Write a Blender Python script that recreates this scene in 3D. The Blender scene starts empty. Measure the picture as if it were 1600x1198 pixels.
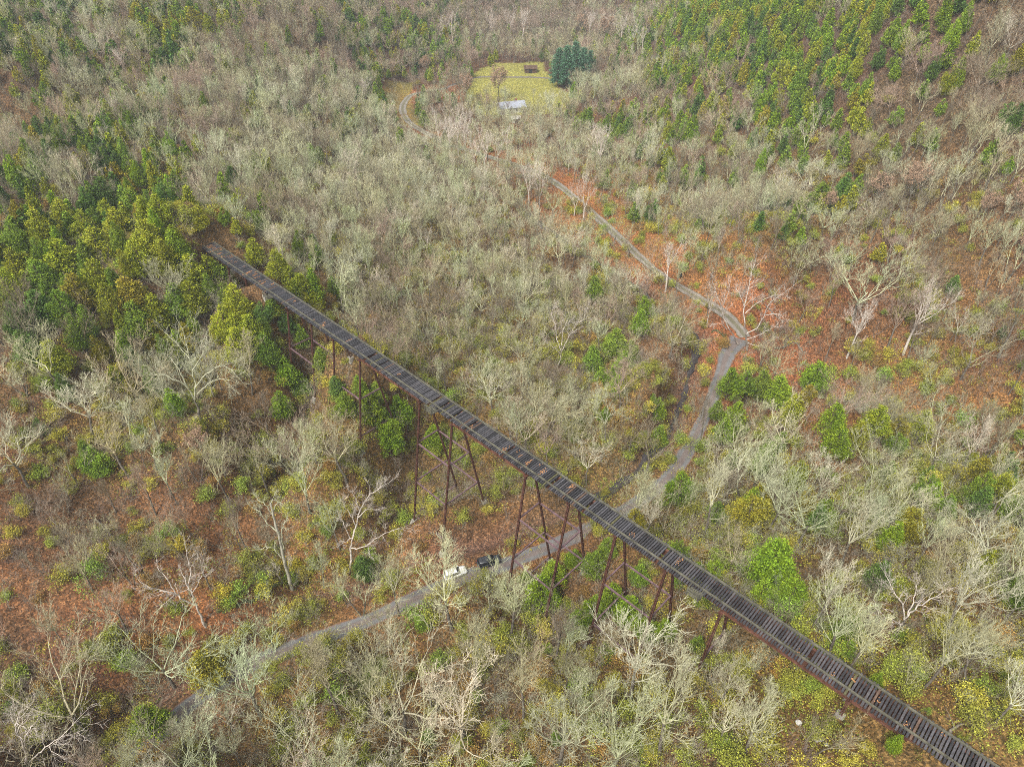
import bpy, bmesh, math, random
import numpy as np
from mathutils import Vector, Matrix

# ------------------------------------------------------------------ camera, sky, sun, exposure
scene = bpy.context.scene
PITCH = math.radians(38.0)
CAMZ = 110.0
FPX = 1067.0
cam_data = bpy.data.cameras.new('camera')
cam = bpy.data.objects.new('camera', cam_data)
scene.collection.objects.link(cam)
cam.location = (0, 0, CAMZ)
cam.rotation_euler = (math.radians(90 - 38.0), 0, 0)
cam_data.sensor_width = 36.0
cam_data.lens = 36.0 * FPX / 1600.0
cam_data.clip_end = 12000
cam_data.clip_start = 0.5
scene.camera = cam

world = bpy.data.worlds.new('World')
scene.world = world
world.use_nodes = True
nt = world.node_tree
nt.nodes.clear()
SUN_EL, SUN_ROT = math.radians(52), math.radians(215)
sky = nt.nodes.new('ShaderNodeTexSky')
sky.sky_type = 'NISHITA'
sky.sun_disc = False
sky.sun_elevation = SUN_EL
sky.sun_rotation = SUN_ROT
sky.dust_density = 6.0
sky.air_density = 1.0
hs = nt.nodes.new('ShaderNodeHueSaturation')
hs.inputs['Saturation'].default_value = 0.06
bg = nt.nodes.new('ShaderNodeBackground')
bg.inputs['Strength'].default_value = 0.11
wo = nt.nodes.new('ShaderNodeOutputWorld')
nt.links.new(sky.outputs[0], hs.inputs['Color'])
nt.links.new(hs.outputs[0], bg.inputs['Color'])
nt.links.new(bg.outputs[0], wo.inputs[0])
sd = bpy.data.lights.new('sun', 'SUN')
sd.energy = 1.5
sd.angle = math.radians(11)
sd.color = (1.0, 0.92, 0.80)
sun = bpy.data.objects.new('sun', sd)
scene.collection.objects.link(sun)
sun_dir = Vector((math.sin(SUN_ROT) * math.cos(SUN_EL), math.cos(SUN_ROT) * math.cos(SUN_EL), math.sin(SUN_EL)))
sun.rotation_euler = (-sun_dir).to_track_quat('-Z', 'Y').to_euler()
scene.view_settings.view_transform = 'Standard'
scene.view_settings.look = 'None'
scene.view_settings.exposure = 1.0
scene.view_settings.gamma = 1.0
scene.cycles.max_bounces = 4
scene.cycles.diffuse_bounces = 2
scene.cycles.glossy_bounces = 1
scene.cycles.transparent_max_bounces = 2
scene.cycles.volume_bounces = 0
scene.cycles.use_denoising = False
scene.cycles.filter_width = 1.0

C = scene.collection
R = random.Random(7)
CP, SP = math.cos(PITCH), math.sin(PITCH)


def ray(px, py):
    a = (px - 800) / FPX
    b = (599 - py) / FPX
    return np.array([a, CP + b * SP, -SP + b * CP])


def at(px, py, z):
    """the place where the line of sight through a photo pixel reaches height z"""
    r = ray(px, py)
    k = (z - CAMZ) / r[2]
    return np.array([r[0] * k, r[1] * k, z])


def proj(x, y, z):
    dz = z - CAMZ
    zc = y * CP - dz * SP
    up = y * SP + dz * CP
    return 800 + FPX * x / zc, 599 - FPX * up / zc, zc


# ------------------------------------------------------------------ materials
def mat(name, base=None, rough=0.9, tint=False, noise=None, scale=1.0, spec=0.15, amount=0.5, coord='Object', metallic=0.0, attr=None, leafy=False):
    """base colour, or an attribute / tint, varied by noise between x(1-amount) and x(1+amount)"""
    m = bpy.data.materials.new(name)
    m.use_nodes = True
    n = m.node_tree.nodes
    l = m.node_tree.links
    b = n['Principled BSDF']
    b.inputs['Roughness'].default_value = rough
    b.inputs['Specular IOR Level'].default_value = spec
    b.inputs['Metallic'].default_value = metallic
    if tint or attr:
        a = n.new('ShaderNodeAttribute')
        a.attribute_type = 'INSTANCER' if tint else 'GEOMETRY'
        a.attribute_name = 'tint' if tint else attr
        col = a.outputs['Color']
    else:
        rgb = n.new('ShaderNodeRGB')
        rgb.outputs[0].default_value = (*base, 1)
        col = rgb.outputs[0]
    if leafy:
        ge = n.new('ShaderNodeNewGeometry')
        m0 = n.new('ShaderNodeMapRange')
        m0.inputs['To Min'].default_value = 0.35
        m0.inputs['To Max'].default_value = 1.65
        l.new(ge.outputs['Random Per Island'], m0.inputs['Value'])
        v0 = n.new('ShaderNodeVectorMath')
        v0.operation = 'SCALE'
        l.new(col, v0.inputs[0])
        l.new(m0.outputs[0], v0.inputs['Scale'])
        col = v0.outputs[0]
    if noise:
        tc = n.new('ShaderNodeTexCoord')
        t = n.new('ShaderNodeTexNoise')
        t.inputs['Scale'].default_value = scale
        t.inputs['Detail'].default_value = 3
        t.inputs['Roughness'].default_value = 0.65
        l.new(tc.outputs[coord], t.inputs['Vector'])
        mr = n.new('ShaderNodeMapRange')
        mr.inputs['From Min'].default_value = 0.3
        mr.inputs['From Max'].default_value = 0.7
        mr.inputs['To Min'].default_value = 1 - amount
        mr.inputs['To Max'].default_value = 1 + amount
        l.new(t.outputs['Fac'], mr.inputs['Value'])
        vm = n.new('ShaderNodeVectorMath')
        vm.operation = 'SCALE'
        l.new(col, vm.inputs[0])
        l.new(mr.outputs[0], vm.inputs['Scale'])
        col = vm.outputs[0]
        if noise == 'leaf':
            # hue shift between tips: two-colour variation
            t2 = n.new('ShaderNodeTexNoise')
            t2.inputs['Scale'].default_value = scale * 0.35
            t2.inputs['Detail'].default_value = 1
            l.new(tc.outputs[coord], t2.inputs['Vector'])
            mr2 = n.new('ShaderNodeMapRange')
            mr2.inputs['From Min'].default_value = 0.42
            mr2.inputs['From Max'].default_value = 0.62
            mr2.inputs['To Max'].default_value = 0.55
            l.new(t2.outputs['Fac'], mr2.inputs['Value'])
            vm3 = n.new('ShaderNodeVectorMath')
            vm3.operation = 'MULTIPLY'
            vm3.inputs[1].default_value = (1.4, 1.18, 0.8)
            l.new(col, vm3.inputs[0])
            mx = n.new('ShaderNodeMix')
            mx.data_type = 'RGBA'
            l.new(mr2.outputs[0], mx.inputs['Factor'])
            l.new(col, mx.inputs['A'])
            l.new(vm3.outputs[0], mx.inputs['B'])
            col = mx.outputs['Result']
    l.new(col, b.inputs['Base Color'])
    return m


M_BARK = mat('lichen bark', tint=True, noise='n', scale=0.9, amount=0.35)
M_TRUNK = mat('dark trunk bark', (0.15, 0.13, 0.105), noise='n', scale=2.5, amount=0.5)
M_WHITE = mat('white sycamore bark', (0.54, 0.48, 0.42), noise='n', scale=1.6, amount=0.42)
M_SYCTRUNK = mat('flaking grey sycamore bark', (0.26, 0.22, 0.185), noise='n', scale=1.5, amount=0.5)
M_CEDAR = mat('evergreen sprays', tint=True, noise='leaf', scale=2.6, amount=0.5, leafy=True)
M_CEDARTRUNK = mat('cedar bark', (0.10, 0.075, 0.055), noise='n', scale=3, amount=0.4)
M_SHRUBLEAF = mat('late yellow leaves', tint=True, noise='n', scale=2.0, amount=0.2, leafy=True)
M_TWIG = mat('brush twigs', tint=True, noise='n', scale=1.0, amount=0.3)
M_RUST = mat('rusted steel', (0.085, 0.038, 0.027), rough=0.8, noise='n', scale=1.6, amount=0.55)
M_RUSTLIGHT = mat('orange rusted girder', (0.115, 0.053, 0.036), rough=0.8, noise='n', scale=0.8, amount=0.5)
M_STRUT = mat('purple brown painted steel', (0.15, 0.095, 0.105), rough=0.6, noise='n', scale=1.2, amount=0.4)
M_TIMBER = mat('weathered grey guard timber', (0.105, 0.10, 0.075), noise='n', scale=1.3, amount=0.45)
M_CONC = mat('weathered concrete', (0.30, 0.28, 0.24), noise='n', scale=1.5, amount=0.3)
M_DECKLEAF = mat('dry fallen leaves', (0.38, 0.19, 0.08), noise='n', scale=3, amount=0.5)

# ------------------------------------------------------------------ mesh helpers


def link(o, parent=None):
    C.objects.link(o)
    if parent is not None:
        o.parent = parent
    return o


def tag(o, label=None, cat=None, group=None, kind=None):
    if label:
        o['label'] = label
    if cat:
        o['category'] = cat
    if group:
        o['group'] = group
    if kind:
        o['kind'] = kind
    return o


def empty(name, loc=(0, 0, 0), rz=0.0):
    o = bpy.data.objects.new(name, None)
    o.location = loc
    o.rotation_euler = (0, 0, rz)
    o.empty_display_size = 0.5
    return link(o)


def np_mesh(name, verts, faces, mats, fmat=None, smooth=False):
    """verts (N,3); faces (F,k) int array"""
    me = bpy.data.meshes.new(name)
    verts = np.asarray(verts, dtype=np.float32)
    faces = np.asarray(faces, dtype=np.int32)
    k = faces.shape[1]
    me.vertices.add(len(verts))
    me.vertices.foreach_set('co', verts.ravel())
    me.loops.add(faces.size)
    me.loops.foreach_set('vertex_index', faces.ravel())
    me.polygons.add(len(faces))
    me.polygons.foreach_set('loop_start', np.arange(0, faces.size, k, dtype=np.int32))
    me.polygons.foreach_set('loop_total', np.full(len(faces), k, dtype=np.int32))
    for m in mats:
        me.materials.append(m)
    if fmat is not None:
        me.polygons.foreach_set('material_index', np.asarray(fmat, dtype=np.int32))
    if smooth:
        me.polygons.foreach_set('use_smooth', np.ones(len(faces), dtype=bool))
    me.update(calc_edges=True)
    return me


def tubes(segs, sides=3):
    """segs: (N,8) p0 p1 r0 r1 -> verts, quad faces"""
    s = np.asarray(segs, dtype=np.float64).reshape(-1, 8)
    p0, p1, r0, r1 = s[:, :3], s[:, 3:6], s[:, 6], s[:, 7]
    d = p1 - p0
    L = np.linalg.norm(d, axis=1, keepdims=True)
    d = d / np.maximum(L, 1e-6)
    ref = np.where(np.abs(d[:, 2:3]) < 0.9, np.array([[0, 0, 1.0]]), np.array([[1.0, 0, 0]]))
    u = np.cross(d, ref)
    u /= np.linalg.norm(u, axis=1, keepdims=True)
    v = np.cross(d, u)
    V = []
    for i in range(sides):
        a = 2 * math.pi * i / sides
        V.append(u * math.cos(a) + v * math.sin(a))
    V = np.stack(V, 1)
    A = p0[:, None] + V * r0[:, None, None]
    B = p1[:, None] + V * r1[:, None, None]
    verts = np.concatenate([A, B], 1).reshape(-1, 3)
    n = len(s)
    base = np.arange(n)[:, None, None] * (2 * sides)
    i = np.arange(sides)
    j = (i + 1) % sides
    q = np.stack([i, j, j + sides, i + sides], 1)[None]
    return verts, (base + q).reshape(-1, 4)


class MB:
    """collects boxes and bars"""

    def __init__(self):
        self.v = []
        self.f = []
        self.c = []

    def hexa(self, pts, col=None):
        b = len(self.v)
        self.v += [tuple(p) for p in pts]
        for q in ((0, 3, 2, 1), (4, 5, 6, 7), (0, 1, 5, 4), (1, 2, 6, 5), (2, 3, 7, 6), (3, 0, 4, 7)):
            self.f.append([b + i for i in q])
            self.c.append(col)

    def box(self, o, ax, ay, az, col=None):
        """box from corner-centre o with half-axis vectors"""
        o, ax, ay, az = map(np.asarray, (o, ax, ay, az))
        self.hexa([o - ax - ay - az, o + ax - ay - az, o + ax + ay - az, o - ax + ay - az,
                   o - ax - ay + az, o + ax - ay + az, o + ax + ay + az, o - ax + ay + az], col)

    def bar(self, p0, p1, w, h=None, up=(0, 0, 1), col=None):
        p0, p1 = np.asarray(p0, float), np.asarray(p1, float)
        d = p1 - p0
        L = np.linalg.norm(d)
        d = d / L
        up = np.asarray(up, float)
        if abs(d @ up) > 0.95:
            up = np.array([1.0, 0, 0])
        u = np.cross(d, up)
        u /= np.linalg.norm(u)
        v = np.cross(u, d)
        self.box((p0 + p1) / 2, d * L / 2, u * w / 2, v * (h or w) / 2, col)

    def poly(self, pts):
        b = len(self.v)
        self.v += [tuple(p) for p in pts]
        self.f.append(list(range(b, b + len(pts))))
        self.c.append(None)

    def build(self, name, m, parent=None, tintattr=False):
        me = bpy.data.meshes.new(name)
        me.from_pydata(self.v, [], self.f)
        me.materials.append(m)
        if tintattr:
            a = me.attributes.new('shade', 'FLOAT_COLOR', 'FACE')
            a.data.foreach_set('color', np.array([(*(c or (1, 1, 1)), 1) for c in self.c], dtype=np.float32).ravel())
        me.update()
        return link(bpy.data.objects.new(name, me), parent)


# ------------------------------------------------------------------ terrain
# (photo x, photo y, height above the valley floor)
CTRL = [
    # lower road, from near to the junction
    (200, 1198, 1), (280, 1115, 1), (370, 1050, 1), (470, 1008, 1.2), (560, 975, 1.4), (650, 935, 1.6), (720, 903, 1.8), (790, 880, 2),
    (850, 858, 2.2), (915, 830, 2.4), (980, 795, 2.5), (1050, 740, 2.6), (1085, 680, 2.8), (1110, 630, 3), (1130, 575, 3.2), (1155, 520, 3.6),
    # upper road
    (1090, 465, 3.8), (1040, 435, 4), (960, 365, 4.2), (880, 295, 4.5), (800, 262, 4.8), (700, 225, 5), (638, 192, 5.5), (632, 158, 6),
    # creek side
    (600, 900, .5), (500, 935, .5), (1060, 640, 1.5), (1000, 450, 2.6), (900, 380, 3),
    # clearing
    (800, 160, 6), (750, 130, 7), (880, 140, 7), (810, 110, 8), (900, 90, 10), (800, 30, 12), (700, 60, 14), (950, 40, 14),
    # left hillside, lower left slope
    (0, 600, 24), (120, 560, 24), (200, 620, 17), (0, 800, 14), (200, 800, 9), (330, 700, 11), (400, 850, 4), (100, 950, 7), (300, 960, 3), (0, 1100, 4), (400, 920, 1.5),
    (300, 560, 19), (400, 600, 13), (450, 700, 6.5), (540, 800, 2.5), (250, 480, 26), (100, 450, 30), (0, 400, 35), (200, 380, 33),
    (30, 180, 34), (120, 230, 33.5), (200, 280, 33.3), (280, 345, 33), (0, 300, 38), (0, 150, 42), (100, 80, 46), (0, 20, 55), (250, 20, 50), (150, 150, 36),
    (300, 200, 36), (400, 120, 36), (500, 40, 40), (620, 40, 26), (400, 250, 29), (500, 200, 25), (550, 130, 20), (600, 110, 12), (560, 250, 16),
    (350, 320, 31), (450, 350, 26), (550, 400, 20), (600, 480, 14), (650, 350, 13), (700, 280, 8), (750, 400, 9), (750, 500, 8), (850, 550, 5), (850, 450, 6),
    (950, 600, 3), (700, 600, 6), (850, 680, 3), (780, 760, 2.5), (620, 760, 0), (950, 720, 2), (500, 430, 24), (560, 560, 13),
    # right slopes beyond the upper road
    (1200, 450, 8), (1400, 450, 17), (1600, 450, 25), (1200, 330, 15), (1400, 300, 30), (1600, 300, 42), (1050, 330, 7), (1000, 220, 10), (1100, 220, 20), (1250, 200, 32),
    (1300, 120, 45), (1500, 100, 60), (1600, 30, 72), (1200, 40, 50), (1050, 60, 30), (1400, 20, 68), (1000, 120, 12), (1300, 520, 7), (1500, 540, 14), (1250, 500, 5), (1600, 600, 16),
    # side valley and the near right hill
    (1250, 570, 3.5), (1350, 605, 4.5), (1480, 650, 6.5), (1600, 690, 9), (1150, 700, 5), (1250, 690, 8), (1400, 740, 13), (1550, 780, 17), (1150, 800, 8), (1300, 860, 16),
    (1450, 900, 22), (1600, 950, 27), (1080, 840, 6), (1200, 960, 20), (1350, 1000, 26), (1450, 1060, 29), (1550, 1130, 32), (1600, 1190, 33.5),
    # near bottom
    (1000, 1000, 9), (900, 950, 5), (800, 1000, 4), (650, 1050, 2.5), (1000, 1190, 16), (1200, 1190, 25), (1100, 1080, 19), (800, 1190, 8), (500, 1150, 3), (350, 1190, 2), (1330, 1130, 28.5), (1400, 1190, 31),
]
WORLD_ANCHORS = [
    (-150, -20, 4), (0, -30, 8), (120, -20, 34), (220, -10, 38), (-260, 40, 14), (-260, 150, 38), (-330, 300, 48), (260, 60, 34), (320, 200, 45), (420, 400, 75),
    (-380, 520, 62), (-150, 560, 50), (40, 560, 22), (250, 560, 72), (500, 560, 85), (0, 760, 50), (400, 820, 95), (-400, 820, 80),
]
AX45 = math.radians(45.6)
BD = np.array([-math.sin(AX45), math.cos(AX45), 0.0])   # along the trestle, away from the camera
BN = np.array([math.cos(AX45), math.sin(AX45), 0.0])    # across it
for s_, z_ in ((180, 33), (166, 32.2), (158, 29), (151, 28), (143, 26), (134, 22.5), (124, 19.5), (115, 16.5), (107, 12), (98, 8), (79.4, -0.5), (70.5, 2), (60, 2.2), (43.6, 4), (34.6, 6.5), (26, 11), (17, 17), (8, 23.5), (-0.1, 28.5), (-9, 30.5), (-25, 32), (-40, 33)):
    p = BD * s_ + BN * 58
    WORLD_ANCHORS.append((p[0], p[1], z_))


def _rbf():
    pts = [at(*c) for c in CTRL] + [np.array(a, float) for a in WORLD_ANCHORS]
    P = np.array(pts)
    xy = P[:, :2] / 100.0
    d = np.linalg.norm(xy[:, None] - xy[None], axis=2)
    K = -np.sqrt(d ** 2 + 0.08 ** 2)
    n = len(P)
    A = np.zeros((n + 3, n + 3))
    A[:n, :n] = K - np.eye(n) * 0.02
    A[:n, n] = 1
    A[:n, n + 1:] = xy
    A[n, :n] = 1
    A[n + 1:, :n] = xy.T
    w = np.linalg.solve(A, np.concatenate([P[:, 2], [0, 0, 0]]))
    return xy, w, n


_XY, _W, _N = _rbf()


def rbf_eval(x, y):
    q = np.stack([x, y], -1).reshape(-1, 2) / 100.0
    out = np.zeros(len(q))
    for i in range(0, len(q), 20000):
        c = q[i:i + 20000]
        d = np.linalg.norm(c[:, None] - _XY[None], axis=2)
        out[i:i + 20000] = -np.sqrt(d ** 2 + 0.08 ** 2) @ _W[:_N] + _W[_N] + c @ _W[_N + 1:]
    return out.reshape(np.shape(x))


def pts_world(lst):
    return np.array([at(*p) for p in lst])


def smooth_line(P, n=6):
    """Catmull-Rom through the points"""
    P = np.asarray(P, float)
    Q = np.vstack([2 * P[0] - P[1], P, 2 * P[-1] - P[-2]])
    out = []
    for i in range(1, len(Q) - 2):
        for k in range(n):
            t = k / n
            out.append(0.5 * ((2 * Q[i]) + (-Q[i - 1] + Q[i + 1]) * t + (2 * Q[i - 1] - 5 * Q[i] + 4 * Q[i + 1] - Q[i + 2]) * t * t + (-Q[i - 1] + 3 * Q[i] - 3 * Q[i + 1] + Q[i + 2]) * t ** 3))
    out.append(P[-1])
    return np.array(out)


LOWER = [(110, 1290, 1), (200, 1198, 1), (280, 1115, 1), (370, 1050, 1), (470, 1008, 1.2), (560, 975, 1.4), (650, 935, 1.6), (720, 905, 1.8), (790, 882, 2), (850, 858, 2.2), (915, 830, 2.4),
         (980, 795, 2.5), (1045, 745, 2.6), (1082, 690, 2.8), (1108, 635, 3), (1125, 590, 3.1), (1137, 552, 3.4), (1158, 527, 3.6)]
UPPER = [(1165, 527, 3.6), (1150, 508, 3.7), (1128, 488, 3.8), (1085, 462, 3.9), (1040, 435, 4), (1000, 402, 4.1), (960, 365, 4.2), (920, 328, 4.3), (880, 295, 4.5), (845, 273, 4.6), (800, 256, 4.8), (750, 241, 4.9),
         (700, 224, 5), (662, 206, 5.2), (638, 190, 5.5), (629, 172, 5.8), (634, 157, 6), (648, 147, 6), (690, 140, 6.2)]
CREEK = [(820, 330, 2.4), (880, 375, 2.2), (940, 412, 2.0), (985, 440, 1.8), (1020, 470, 1.7), (1060, 505, 1.5), (1090, 525, 1.4), (1085, 560, 1.3), (1070, 610, 1.2), (1056, 650, 1.0), (1030, 700, .8), (985, 745, .6),
         (900, 795, .3), (800, 838, .0), (700, 868, -.3), (600, 895, -.6), (500, 938, -.9), (420, 985, -1.1), (330, 1040, -1.3), (230, 1120, -1.5), (120, 1220, -1.7)]
L_LOW, L_UP, L_CREEK = smooth_line(pts_world(LOWER)), smooth_line(pts_world(UPPER)), smooth_line(pts_world(CREEK))
DRIVE = smooth_line(pts_world([(690, 140, 6.2), (740, 122, 6.8), (790, 121, 7), (830, 121, 7.1), (862, 123, 7.2)]))


def line_dist(x, y, L):
    """distance to a polyline and its height at the nearest place (vectorised over x, y)"""
    x = np.asarray(x, float)
    y = np.asarray(y, float)
    best = np.full(x.shape, 1e9)
    bz = np.zeros(x.shape)
    for a, b in zip(L[:-1], L[1:]):
        dx, dy = b[0] - a[0], b[1] - a[1]
        t = np.clip(((x - a[0]) * dx + (y - a[1]) * dy) / (dx * dx + dy * dy + 1e-9), 0, 1)
        d = np.hypot(x - a[0] - t * dx, y - a[1] - t * dy)
        m = d < best
        best = np.where(m, d, best)
        bz = np.where(m, a[2] + t * (b[2] - a[2]), bz)
    return best, bz


def vnoise(x, y, s, seed):
    """smooth value noise in -1..1"""
    rs = np.random.RandomState(seed)
    T = rs.rand(256, 256) * 2 - 1
    u, v = np.asarray(x) / s, np.asarray(y) / s
    iu, iv = np.floor(u).astype(int), np.floor(v).astype(int)
    fu, fv = u - iu, v - iv
    fu, fv = fu * fu * (3 - 2 * fu), fv * fv * (3 - 2 * fv)
    a = T[iu % 256, iv % 256]; b = T[(iu + 1) % 256, iv % 256]
    c = T[iu % 256, (iv + 1) % 256]; d = T[(iu + 1) % 256, (iv + 1) % 256]
    return (a * (1 - fu) + b * fu) * (1 - fv) + (c * (1 - fu) + d * fu) * fv


GX0, GX1, GY0, GY1, GS = -440.0, 520.0, -40.0, 800.0, 2.0
gx = np.arange(GX0, GX1 + GS, GS)
gy = np.arange(GY0, GY1 + GS, GS)
cx_, cy_ = np.arange(GX0, GX1 + 8, 8.0), np.arange(GY0, GY1 + 8, 8.0)
CXX, CYY = np.meshgrid(cx_, cy_)
CZ = np.clip(rbf_eval(CXX, CYY), -2, 110)


def bilin(Z, x0, y0, s, x, y):
    u = np.clip((np.asarray(x, float) - x0) / s, 0, Z.shape[1] - 1.001)
    v = np.clip((np.asarray(y, float) - y0) / s, 0, Z.shape[0] - 1.001)
    i, j = u.astype(int), v.astype(int)
    fu, fv = u - i, v - j
    return (Z[j, i] * (1 - fu) + Z[j, i + 1] * fu) * (1 - fv) + (Z[j + 1, i] * (1 - fu) + Z[j + 1, i + 1] * fu) * fv


GXX, GYY = np.meshgrid(gx, gy)
GZ = bilin(CZ, GX0, GY0, 8.0, GXX, GYY)
GZ = GZ + 0.5 * vnoise(GXX, GYY, 11, 1) + 0.25 * vnoise(GXX, GYY, 4.5, 2)
dC, zC = line_dist(GXX, GYY, L_CREEK)
wC = np.clip((6.0 - dC) / 4.5, 0, 1)
wC = wC * wC * (3 - 2 * wC)
GZ = GZ * (1 - wC) + (zC - 0.7) * wC
for L_, half in ((L_LOW, 3.0), (L_UP, 2.6), (DRIVE, 1.8)):
    dd, zz = line_dist(GXX, GYY, L_)
    w = np.clip((half + 4.5 - dd) / 4.0, 0, 1)
    w = w * w * (3 - 2 * w)
    GZ = GZ * (1 - w) + zz * w
D_LOW, D_UP, D_CREEK = line_dist(GXX, GYY, L_LOW)[0], line_dist(GXX, GYY, L_UP)[0], dC


def tz(x, y):
    return bilin(GZ, GX0, GY0, GS, x, y)


def hit(px, py, off=0.0):
    """where the line of sight through a photo pixel meets the ground raised by off"""
    r = ray(px, py)
    k = np.arange(30, 1100, 0.5)
    X, Y, Z = r[0] * k, r[1] * k, CAMZ + r[2] * k
    T = tz(X, Y) + off
    i = int(np.argmax(Z < T)) if np.any(Z < T) else len(k) - 1
    return float(X[i]), float(Y[i])


# ------------------------------------------------------------------ what grows where (100-pixel cells of the photograph, top to bottom)
BARE = ["8878888898877899", "8889986436877899", "7899998878998899", "6568888755777788", "7566787777665677", "6665577776633556",
        "7776657787666656", "6665565667788888", "5554555556777888", "4444688886777788", "5667999998888667", "7788999999988777"]
TONE = ["6665544455555555", "6666777776666666", "6777888877777777", "6667888877776666", "5566777777655555", "6677666666666566",
        "6677756667778776", "5566885667899888", "4456765566888889", "4467788876777777", "4578999889877667", "6678999889876677"]
YEL = ["2332200000000000", "3532211111000000", "3344332235554333", "3344444446776543", "3333466665543344", "3555567887433764",
       "5666577998533455", "4455666789766666", "3334665577877666", "2233556655667887", "3344777888789998", "4454887777679999"]
CEDF = ["4242135111898763", "5320132003487653", "4431000001322121", "5553100000003100", "4443200000000001", "2221200000010000",
        "0000010000000000", "0000000000111123", "0000000000100211", "0000000000100101", "0010000000000101", "0000000000000000"]
RUST = ["1111112222111111", "2211223455321111", "2111112766422222", "1111111377543445", "2222222223456666", "2222222222577776",
        "4433333322467777", "5555533322222333", "6666654443222233", "6666654332233444", "4444333233334455", "3333333333334444"]


def grid(rows):
    return np.array([[int(c) for c in r] for r in rows], float)


G_B, G_T, G_Y, G_C, G_R = map(grid, (BARE, TONE, YEL, CEDF, RUST))


def look(G, px, py):
    u = np.clip((np.asarray(px, float) - 50) / 100, 0, 14.999)
    v = np.clip((np.asarray(py, float) - 50) / 100, 0, 10.999)
    i, j = u.astype(int), v.astype(int)
    fu, fv = u - i, v - j
    return (G[j, i] * (1 - fu) + G[j, i + 1] * fu) * (1 - fv) + (G[j + 1, i] * (1 - fu) + G[j + 1, i + 1] * fu) * fv


FIELD = [(728, 172), (735, 120), (770, 98), (850, 100), (862, 128), (900, 150), (905, 172), (850, 180), (780, 182)]
BANKPOLY = [(600, 125), (650, 130), (640, 150), (660, 196), (625, 196), (600, 165)]


def inside(px, py, poly):
    c = False
    j = len(poly) - 1
    for i in range(len(poly)):
        xi, yi = poly[i]
        xj, yj = poly[j]
        if (yi > py) != (yj > py) and px < (xj - xi) * (py - yi) / (yj - yi) + xi:
            c = not c
        j = i
    return c


# ground sheet with leaf-litter colours held per vertex
PX, PY, _ = proj(GXX, GYY, GZ)
rr = look(G_R, PX, PY) / 9.0 + 0.16 * vnoise(GXX, GYY, 17, 5) + 0.12 * vnoise(GXX, GYY, 5, 6)
for DD, w_ in ((D_UP, 1.1), (D_LOW, 0.4)):
    rr += np.clip(1 - DD / 22, 0, 1) * w_ * (0.7 + 0.5 * vnoise(GXX, GYY, 9, 8))
rr = np.clip(rr, 0, 1.15)
yy = np.clip(look(G_Y, PX, PY) / 9.0 + 0.25 * vnoise(GXX, GYY, 12, 9), 0, 1)
c_dull = np.array([0.082, 0.063, 0.044])
c_brown = np.array([0.105, 0.058, 0.038])
c_rust = np.array([0.225, 0.092, 0.047])
c_yel = np.array([0.175, 0.13, 0.04])
t1 = np.clip(rr * 2, 0, 1)[..., None]
t2 = np.clip(rr * 2 - 1, 0, 1.2)[..., None]
col = c_dull * (1 - t1) + c_brown * t1
col = col * (1 - t2) + c_rust * t2
col = col * (1 - 0.55 * yy[..., None]) + c_yel * 0.55 * yy[..., None]
fieldm = np.zeros(PX.shape)
sel = (PX > 560) & (PX < 960) & (PY > 60) & (PY < 230)
for j, i in zip(*np.nonzero(sel)):
    if inside(PX[j, i] + 7 * float(vnoise(GXX[j, i], GYY[j, i], 13, 61)), PY[j, i] + 7 * float(vnoise(GXX[j, i], GYY[j, i], 13, 62)), FIELD):
        fieldm[j, i] = 1
    elif inside(PX[j, i], PY[j, i], BANKPOLY):
        fieldm[j, i] = 0.55
fieldm = np.clip(fieldm + 0.25 * vnoise(GXX, GYY, 14, 12) * (fieldm > 0), 0, 1)[..., None]
col = col * (1 - fieldm) + np.array([0.235, 0.245, 0.07]) * fieldm
wet = .55 * np.clip(1 - D_CREEK / 4.2, 0, 1)[..., None]
col = col * (1 - wet) + np.array([0.115, 0.085, 0.085]) * wet
col = np.clip(col, 0.01, 1)

gm = bpy.data.materials.new('leaf litter ground')
gm.use_nodes = True
n, l = gm.node_tree.nodes, gm.node_tree.links
b = n['Principled BSDF']
b.inputs['Roughness'].default_value = 0.95
b.inputs['Specular IOR Level'].default_value = 0.1
at_ = n.new('ShaderNodeAttribute')
at_.attribute_name = 'litter'
tc = n.new('ShaderNodeTexCoord')
v1 = n.new('ShaderNodeTexVoronoi')
v1.inputs['Scale'].default_value = 4.4
l.new(tc.outputs['Object'], v1.inputs['Vector'])
sep = n.new('ShaderNodeSeparateColor')
l.new(v1.outputs['Color'], sep.inputs[0])
cr = n.new('ShaderNodeValToRGB')
cr.color_ramp.elements[0].color = (0.35, 0.34, 0.34, 1)
cr.color_ramp.elements[1].color = (2.3, 2.1, 1.8, 1)
e = cr.color_ramp.elements.new(0.5)
e.color = (0.95, 0.9, 0.85, 1)
e = cr.color_ramp.elements.new(0.8)
e.color = (1.35, 1.1, 0.95, 1)
l.new(sep.outputs[0], cr.inputs[0])
n1 = n.new('ShaderNodeTexNoise')
n1.inputs['Scale'].default_value = 0.9
n1.inputs['Detail'].default_value = 6
n1.inputs['Roughness'].default_value = 0.7
l.new(tc.outputs['Object'], n1.inputs['Vector'])
mr = n.new('ShaderNodeMapRange')
mr.inputs['From Min'].default_value = 0.3
mr.inputs['From Max'].default_value = 0.7
mr.inputs['To Min'].default_value = 0.5
mr.inputs['To Max'].default_value = 1.45
l.new(n1.outputs['Fac'], mr.inputs['Value'])
m1 = n.new('ShaderNodeVectorMath')
m1.operation = 'MULTIPLY'
l.new(at_.outputs['Color'], m1.inputs[0])
l.new(cr.outputs['Color'], m1.inputs[1])
m2 = n.new('ShaderNodeVectorMath')
m2.operation = 'SCALE'
l.new(m1.outputs[0], m2.inputs[0])
l.new(mr.outputs[0], m2.inputs['Scale'])
l.new(m2.outputs[0], b.inputs['Base Color'])
bp = n.new('ShaderNodeBump')
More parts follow.
